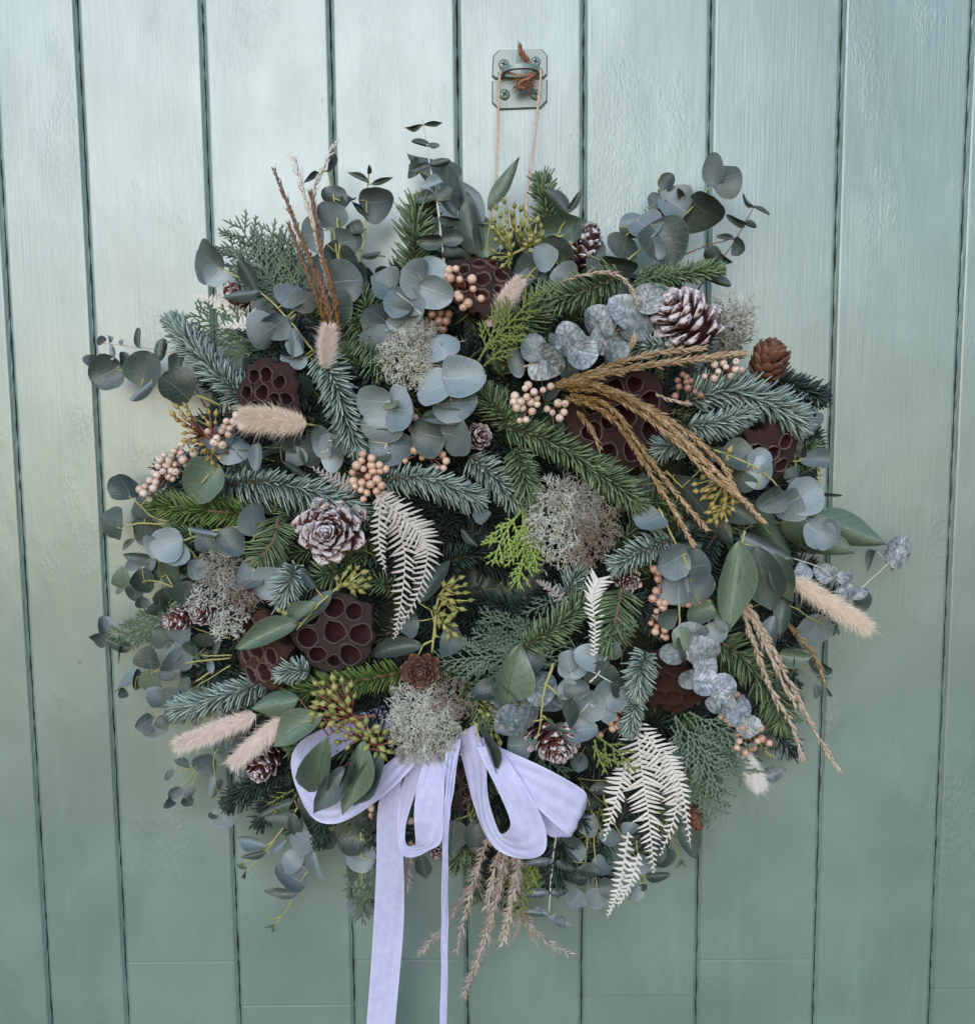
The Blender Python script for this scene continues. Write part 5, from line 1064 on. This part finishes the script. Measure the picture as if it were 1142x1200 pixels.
sprig('dark frosted leaf poking out beside the small white bunny tail', [[(870, 890, 46), (892, 908, 46)], [(895, 880, 46), (910, 890, 40)]], [(891, 909, 920, 903, 18, 'm'), (900, 868, 20, 14, 'd'), (911, 884, 10, 14, 'm'), (897, 855, 30, 10, 'm')], 'm', shape='lance', h=46, name='willow_leaf_sprig', cat='foliage')
sprig('lance leaves crossing between the two left lotus pods', [[(400, 684, 100), (370, 712, 106), (348, 738, 106)]], [(350, 728, 275, 760, 30, 'g'), (372, 706, 322, 736, 20, 'g'), (389, 692, 346, 737, 19, 'w'), (370, 690, 352, 666, 10, 'w')], 'g', shape='lance', h=106, name='willow_leaf_sprig', cat='foliage')
sprig('dark slim leaves around the base of the bleached fern', [[(495, 757, 84), (510, 745, 86), (505, 715, 84)]], [(495, 756, 428, 765, 24, 'd'), (477, 730, 28, 38, 'd'), (529, 750, 26, 40, 'd'), (490, 706, 522, 655, 26, 'd'), (469, 815, 30, 20, 'd'), (553, 603, 575, 602, 22, 's'), (545, 592, 553, 603, 3, 's'), (540, 620, 560, 640, 10, 'd')], 'd', shape='lance', h=84, name='willow_leaf_sprig', cat='foliage')
sprig('large grey green lance leaves hanging in front of the bow', [[(440, 838, 104), (412, 845, 110), (385, 862, 112)], [(428, 850, 106), (428, 875, 110)]],
  [(350, 818, 292, 830, 30, 'g'), (404, 898, 368, 958, 30, 'w'), (448, 880, 414, 946, 30, 'w'), (415, 885, 397, 940, 12, 'd'), (378, 838, 311, 872, 36, 'g'), (385, 864, 360, 958, 38, 'g'), (427, 868, 402, 958, 32, 'g')], 'g', 'r', shape='lance', h=112, name='willow_leaf_sprig', cat='foliage')
sprig('slim dark leaf hanging over the right bow loop', [[(556, 846, 104), (562, 870, 108)]], [(561, 848, 584, 912, 11, 'd')], 'd', shape='lance', h=108, name='willow_leaf_sprig', cat='foliage')
sprig('dark leaves hanging beneath the bow behind the thin ribbon tail', [[(545, 940, 50), (556, 975, 50)]], [(534, 960, 530, 1005, 34, 'd'), (492, 1000, 500, 1030, 20, 'd'), (556, 960, 562, 1005, 30, 'd'), (430, 930, 425, 985, 36, 'd'), (455, 960, 450, 1000, 26, 'd')], 'd', shape='lance', h=48, name='willow_leaf_sprig', cat='foliage')
sprig('dark willow leaves added inside the hollow to stand for deep shade', [[(540, 700, 14), (580, 690, 18), (630, 700, 16)]], [(560, 694, 600, 640, 30, 'd'), (600, 696, 640, 660, 26, 'd'), (560, 700, 600, 735, 28, 'd'), (610, 700, 650, 715, 24, 'd'), (556, 690, 545, 640, 26, 'd')], 'd', 'g', shape='lance', h=18, name='willow_leaf_sprig', cat='foliage')  # added dark leaves in place of the shaded door behind
# ------------------------------------------------------------------ berries
B_ = lambda ox, oy, s, pts: [(ox+x/s, oy+y/s) for x, y in pts]
berries('peach berries in front of the tilted lotus pod at the top', B_(380, 130, 3.569, [(550, 660), (520, 665), (512, 690), (525, 700), (565, 705), (617, 703), (622, 745), (556, 768), (565, 780), (600, 805), (655, 785), (580, 822)]), (555, 350), 104, 'o', 5.8)
berries('brownish pink berries tucked under the blue leaf rosettes', B_(380, 130, 3.569, [(450, 850), (485, 845), (430, 875), (480, 880), (510, 880), (455, 905), (495, 912), (425, 905), (520, 850)]), (515, 390), 90, 'b', 5.6)
berries('pale berries where the golden grass heads start', B_(540, 380, 3.569, [(268, 268), (305, 283), (343, 275), (375, 260), (280, 255), (222, 325), (250, 325), (275, 305), (255, 350), (232, 350), (290, 325), (318, 335), (297, 365), (245, 403), (272, 400), (225, 300), (318, 310)]), (622, 478), 104, 'p', 5.0)
berries('few berries on red stalks beside the pale bunch by the grass', B_(540, 380, 3.569, [(360, 355), (382, 370), (435, 332), (430, 368), (412, 392), (405, 330)]), (655, 472), 106, 'p', 4.8)
berries('pink berries between the whitewashed cone and brown cone', B_(740, 360, 3.359, [(325, 225), (370, 235), (410, 215), (430, 247), (408, 245), (390, 272), (340, 253), (323, 280), (285, 272), (360, 220)]), (838, 445), 100, 'p', 5.0)
berries('berries hanging below others between cone and blue fir', B_(740, 360, 3.359, [(215, 275), (185, 313), (215, 295), (170, 350), (248, 332), (270, 347), (217, 376), (180, 288), (200, 265), (232, 290), (220, 318)]), (800, 436), 98, 'b', 4.8)
berries('round bunch of blush berries above the frosted rosette cone', B_(280, 380, 3.569, [(518, 542), (492, 590), (520, 605), (555, 590), (588, 588), (612, 605), (540, 637), (577, 650), (515, 663), (550, 670), (485, 678), (510, 693), (535, 705), (575, 697), (597, 675), (520, 732), (475, 620), (590, 615), (560, 615), (512, 570), (478, 655), (555, 560)]), (432, 545), 100, 'o', 5.1)
berries('loose string of berries under the stacked blue leaves', B_(280, 380, 3.569, [(725, 440), (735, 390), (765, 558), (827, 600), (866, 572), (850, 545), (660, 580), (695, 572), (735, 528), (855, 602)]), (500, 530), 88, 'o', 4.8)
berries('large blush berry bunch at the left edge', B_(100, 460, 3.569, [(403, 217), (373, 243), (330, 262), (347, 288), (375, 300), (312, 280), (305, 308), (285, 335), (300, 345), (325, 330), (380, 332), (410, 282), (360, 330), (365, 360), (340, 300), (270, 368), (250, 392), (245, 422), (270, 447), (230, 405), (295, 375), (350, 350), (285, 400), (400, 250), (455, 255)]), (215, 555), 92, 'p', 5.0)
berries('blush berries between golden gumnuts and peach bunny tail', B_(100, 460, 3.569, [(632, 95), (620, 122), (590, 120), (655, 140), (600, 175), (570, 160), (540, 210), (512, 162), (550, 190), (582, 145), (605, 150), (430, 200), (575, 220)]), (268, 515), 94, 'p', 5.2)
berries('string of berries along the inner edge beside the grey leaf pairs', B_(560, 600, 3.569, [(735, 238), (752, 280), (755, 255), (743, 330), (728, 362), (755, 378), (778, 380), (745, 415), (772, 400), (733, 440), (760, 445), (722, 465), (745, 480), (775, 468), (780, 492), (770, 520), (800, 470), (790, 450), (740, 500), (785, 525)]), (780, 715), 94, 'o', 5.0)
berries('pair of berries peeping out beside the grey leaf pair', B_(560, 600, 3.569, [(960, 380), (925, 372), (855, 385), (878, 382)]), (825, 690), 92, 'o', 4.8)
berries('peach berries beside the small white bunny tail', B_(720, 620, 3.359, [(570, 782), (482, 805), (490, 835), (527, 815), (560, 835), (578, 825), (607, 842), (542, 858), (515, 878), (480, 860), (418, 737), (440, 750), (455, 762), (500, 780), (478, 655)]), (868, 850), 92, 'o', 5.2)
berries('few berries between the blue grey leaves and ferns', B_(560, 600, 3.569, [(592, 828), (577, 862), (585, 895), (562, 905), (510, 932), (600, 880), (553, 880)]), (728, 852), 84, 'o', 5.0)
berries('single berries showing between the ribbon loops', [(435, 947), (481, 962), (436, 955)], (455, 940), 60, 'p', 4.8)
# ------------------------------------------------------------------ gumnuts
gumnuts('green gumnut bunch at the top below the twine', [(598, 300, 588, 262, 12, 26, 14), (600, 300, 590, 290, 12, 20, 12), (624, 290, 622, 268, 14, 12, 9), (610, 290, 606, 255, 10, 14, 7), (640, 282, 628, 286, 12, 10, 6)], 80, 'g', trunk=[(600, 330), (598, 300), (640, 282), (660, 276)])
gumnuts('golden gumnuts above the blush berry bunch', [(240, 512, 213, 482, 11, 10, 8), (235, 512, 222, 503, 8, 16, 7), (252, 520, 247, 488, 10, 8, 6), (252, 520, 232, 522, 10, 8, 6), (250, 530, 250, 535, 10, 9, 6)], 98, 'y', 10, trunk=[(268, 532), (248, 515), (225, 490)], sc='r')
gumnuts('yellow green gumnut bunch over the large lance leaves', [(412, 838, 390, 812, 24, 16, 22), (405, 840, 378, 836, 16, 14, 12), (412, 842, 402, 838, 14, 12, 8)], 116, 'g', 13, trunk=[(440, 838), (418, 840), (405, 830)], sc='r')
gumnuts('yellow green gumnuts right against the white lichen', [(424, 866, 406, 862, 12, 14, 9), (440, 872, 442, 872, 16, 16, 13), (428, 858, 430, 852, 12, 8, 5)], 114, 'g', 13, trunk=[(412, 842), (424, 860), (440, 874)], sc='r')
gumnuts('gumnuts between the frosted rosette cone and the violet pod', [(396, 690, 414, 676, 18, 10, 11), (410, 688, 420, 686, 12, 8, 6), (340, 722, 334, 714, 8, 8, 4)], 96, 'g', 12, trunk=[(385, 700), (400, 688), (420, 680)])
gumnuts('hanging gumnuts beside the bleached fern above the little brown cone', [(522, 690, 532, 684, 14, 8, 8), (512, 700, 536, 702, 14, 12, 10), (520, 730, 526, 732, 10, 14, 8), (510, 720, 518, 718, 8, 12, 5)], 94, 'g', 12, trunk=[(506, 765), (510, 728), (514, 700), (530, 678)])
gumnuts('golden gumnuts hanging below the tips of the golden grass', [(850, 560, 828, 570, 14, 12, 9), (852, 566, 846, 580, 18, 14, 12), (848, 590, 842, 604, 12, 12, 9), (856, 560, 853, 534, 4, 12, 3), (845, 590, 856, 592, 8, 10, 5)], 98, 'y', 11, trunk=[(862, 540), (852, 565), (846, 592)])
gumnuts('gumnuts in shade beside the frosted round leaves', [(578, 840, 566, 828, 10, 10, 6), (580, 846, 576, 850, 10, 12, 7), (570, 860, 560, 845, 8, 10, 4), (580, 860, 578, 868, 8, 6, 4)], 88, 'g', 11, trunk=[(556, 850), (570, 848), (585, 845)])
# ------------------------------------------------------------------ bunny tails
bunny('plump peach bunny tail lying across the dark maroon pod', 359, 497, 284, 488, 34, 112, 'p', (380, 500))
bunny('short upright cream bunny tail under the brown grass plume', 382, 432, 385, 384, 24, 104, 'k', (380, 450))
bunny('pale bunny tail pointing outward, upper one of the lower pair', 300, 838, 206, 874, 27, 96, 'k', (312, 834))
bunny('pale bunny tail pointing down, lower one of the pair', 344, 834, 271, 896, 26, 98, 'k', (352, 828))
bunny('blush bunny tail sticking out at the right edge', 928, 678, 1019, 737, 28, 88, 'p', (905, 665))
bunny('small white bunny tail hanging below the peach berries', 866, 876, 890, 922, 24, 78, 'c', (858, 860))
bunny('cream bunny tail half hidden by the olive cypress spray', 570, 382, 609, 328, 22, 96, 'k', (560, 398))
# ------------------------------------------------------------------ grasses
plume('brown grass plume leaning furthest out at upper left', [(386, 392, 96), (372, 330, 92), (350, 272, 82), (321, 199, 66)], 'brown', 96, 9, 4.2, rows=7, splay=14)
plume('short brown grass plume beside the leaning one', [(386, 394, 98), (370, 345, 94), (352, 300, 86), (338, 262, 76)], 'brown', 96, 9, 4.2, rows=7, splay=14)
plume('brown grass plume standing most upright, with pale tip', [(398, 394, 98), (390, 340, 94), (376, 290, 84), (364, 224, 70)], 'brown', 96, 9, 4.4, rows=7, splay=14)
plume('stubby brown grass plume at the foot of the upright ones', [(392, 396, 100), (384, 360, 98), (372, 318, 90)], 'brown', 98, 9, 5, rows=8, splay=14)
plume('bleached grass plume behind the brown ones, straight tip', [(388, 350, 80), (372, 280, 76), (356, 225, 66), (344, 184, 58)], 'white', 76, 11, 4.2, rows=5, splay=16)
plume('bleached grass plume bending over at its tip', [(382, 320, 80), (370, 260, 74), (368, 222, 66), (392, 168, 54)], 'white', 76, 11, 4.2, rows=5, splay=16)
plume('upper golden grass head sweeping over the largest lotus pod', [(654, 452, 102), (697, 452, 114), (760, 480, 120), (820, 534, 116), (893, 610, 104)], 'gold', 112, 11, 5, rows=9, splay=15, wid=1, strands=2)
plume('golden grass head running just below the uppermost sweep', [(664, 456, 104), (712, 462, 114), (775, 502, 118), (830, 555, 114), (878, 592, 106)], 'gold', 112, 11, 4.6, rows=8, splay=15)
plume('golden grass head fraying along the upper sweep', [(680, 452, 106), (735, 465, 116), (795, 500, 118), (842, 540, 112), (860, 572, 106)], 'gold', 112, 11, 4.4, rows=8, splay=18)
plume('lowest golden grass head pointing down past the lotus pod', [(662, 466, 104), (712, 486, 114), (756, 545, 114), (790, 600, 108), (812, 638, 102)], 'gold', 108, 11, 4.4, rows=8, splay=15)
plume('golden grass head curving down beside the lowest one', [(668, 462, 106), (715, 478, 116), (762, 540, 114), (800, 588, 108), (828, 620, 102)], 'gold', 108, 11, 4.2, rows=7, splay=15)
plume('tan grass head stretched towards the brown cone', [(650, 452, 104), (700, 440, 112), (760, 428, 112), (820, 420, 106), (872, 414, 96)], 'tan', 108, 11, 5, rows=8, splay=16, strands=2, wid=1.5)
plume('tan grass head lying just under the whitewashed cone', [(652, 450, 102), (710, 430, 112), (770, 414, 112), (825, 408, 104)], 'tan', 108, 11, 4.4, rows=8, splay=18)
plume('short upturned tan grass tip beside the frosted spray', [(690, 440, 106), (722, 428, 110), (738, 408, 108), (743, 394, 104)], 'tan', 106, 10, 4.0, rows=7, splay=16)
plume('short tan grass tip pointing down at the fir', [(676, 482, 104), (690, 500, 106), (703, 526, 100)], 'tan', 104, 10, 3.8, rows=6, splay=14)
plume('thin cream grass tip among berries and blue fir', [(768, 462, 98), (790, 470, 100), (808, 474, 98)], 'cream', 98, 10, 3.4, rows=4, splay=14)
plume('thin arching tan grass stem over the deep green fir', [(656, 332, 92), (684, 322, 102), (716, 320, 106), (736, 334, 106), (747, 358, 102)], 'cream', 104, 10, 3.2, rows=4, splay=12)
plume('thick cream grass head hanging over the long green needles', [(868, 708, 92), (885, 760, 98), (905, 812, 94), (928, 852, 86), (939, 888, 78)], 'cream', 92, 13, 5.2, rows=5, splay=14)
plume('longest cream grass head at lower right with braided tip', [(874, 706, 94), (902, 755, 98), (930, 810, 92), (955, 858, 84), (982, 903, 74)], 'cream', 92, 13, 5.2, rows=5, splay=14)
plume('cream grass head between the two longer hanging ones', [(870, 708, 92), (894, 750, 98), (912, 790, 96), (932, 828, 88)], 'cream', 92, 13, 5.0, rows=5, splay=14)
plume('brownish grass head behind the willow leaves at lower right', [(905, 712, 80), (935, 745, 82), (955, 772, 76), (965, 800, 66)], 'tan', 80, 12, 4.6, rows=6, splay=16)
plume('fluffy mauve grass plume hanging longest below the bow', [(592, 975, 66), (588, 1020, 66), (574, 1075, 58), (560, 1120, 48), (541, 1168, 38)], 'mauve', 62, 12, 4.6, rows=5, splay=30, fuzzy=True, strands=2, wid=2)
plume('fluffy mauve grass plume at the bow side of the longest one', [(578, 970, 66), (560, 1015, 64), (548, 1060, 56), (535, 1115, 44)], 'mauve', 62, 12, 4.2, rows=5, splay=30, fuzzy=True)
plume('full mauve grass plume nearest the olive cypress', [(602, 985, 68), (606, 1020, 68), (598, 1060, 60), (588, 1104, 50)], 'mauve', 62, 12, 5, rows=6, splay=32, fuzzy=True, strands=2, wid=2)
plume('thick mauve grass plume in the middle of the hanging bunch', [(588, 985, 70), (578, 1025, 66), (570, 1065, 58)], 'mauve', 62, 12, 5, rows=6, splay=32, fuzzy=True)
plume('thin mauve grass tip crossing behind the narrow ribbon tail', [(548, 1040, 46), (530, 1072, 46), (510, 1098, 42), (490, 1118, 36)], 'mauve', 44, 11, 3.6, rows=4, splay=28, fuzzy=True)
plume('thin mauve grass tip bending away under the white stem', [(610, 1062, 46), (622, 1086, 44), (645, 1106, 40), (669, 1118, 34)], 'mauve', 44, 11, 3.6, rows=4, splay=28, fuzzy=True)
plume('small mauve grass tip between the two ribbon tails', [(482, 985, 56), (478, 1010, 54), (476, 1044, 48)], 'mauve', 50, 11, 4, rows=5, splay=30, fuzzy=True)
# ------------------------------------------------------------------ ferns
fern('bleached fern fronds hanging from the frosted rosette cone into the hollow', [([(440, 578), (462, 605), (474, 650), (470, 705), (462, 748)], 26, 0), ([(440, 580), (478, 612), (500, 640), (492, 690), (464, 745)], 26, 0), ([(446, 588), (444, 632), (452, 672)], 15, 0)], 'c', 96, 6.2, 3.7)
fern('largest white fern fronds fanned out at lower right', [([(745, 845), (752, 905), (760, 960), (766, 1022)], 36, 0), ([(755, 858), (782, 900), (792, 945), (774, 1002)], 27, 0), ([(735, 890), (722, 935), (708, 985)], 20, 0), ([(778, 880), (798, 925), (809, 994)], 15, 0), ([(736, 975), (726, 1035), (711, 1076)], 13, 0), ([(748, 1000), (738, 1035), (723, 1063)], 13, 0)], 'w', 92)
fern('small white fern curl hanging inside the ring near the fir', [([(702, 678), (694, 700), (697, 735), (696, 768)], 22, 0, lambda s: 1-.75*s)], 'w', 104, 4.6, 3.6, 130)
fern('small white fern pieces behind juniper at upper left edge', [([(300, 372), (262, 356), (228, 347)], 16, 0), ([(305, 382), (280, 380), (256, 384)], 12, 0)], 'w', 48, 5, 4.4)
fern('grey brown fern tip above the frosted rosette cone', [([(420, 574), (392, 562), (362, 546)], 13, 0)], 'g', 92, 5, 4)
fern('tiny grey fern tips below the white stem', [([(612, 1062), (622, 1090), (632, 1116)], 9, 0), ([(606, 1065), (606, 1090), (596, 1110)], 6, 0)], 'g', 44, 4, 3)
fern('grey fern tip inside the ring beside the fir', [([(668, 712), (645, 690), (626, 680)], 10, 0)], 'g', 88, 4.6, 3.6)
fern('white fern scraps beyond the pale lichen at the outer edge', [([(840, 400), (862, 396), (890, 384)], 7, 0)], 'w', 58, 5, 4)
# ------------------------------------------------------------------ every name in plain snake_case
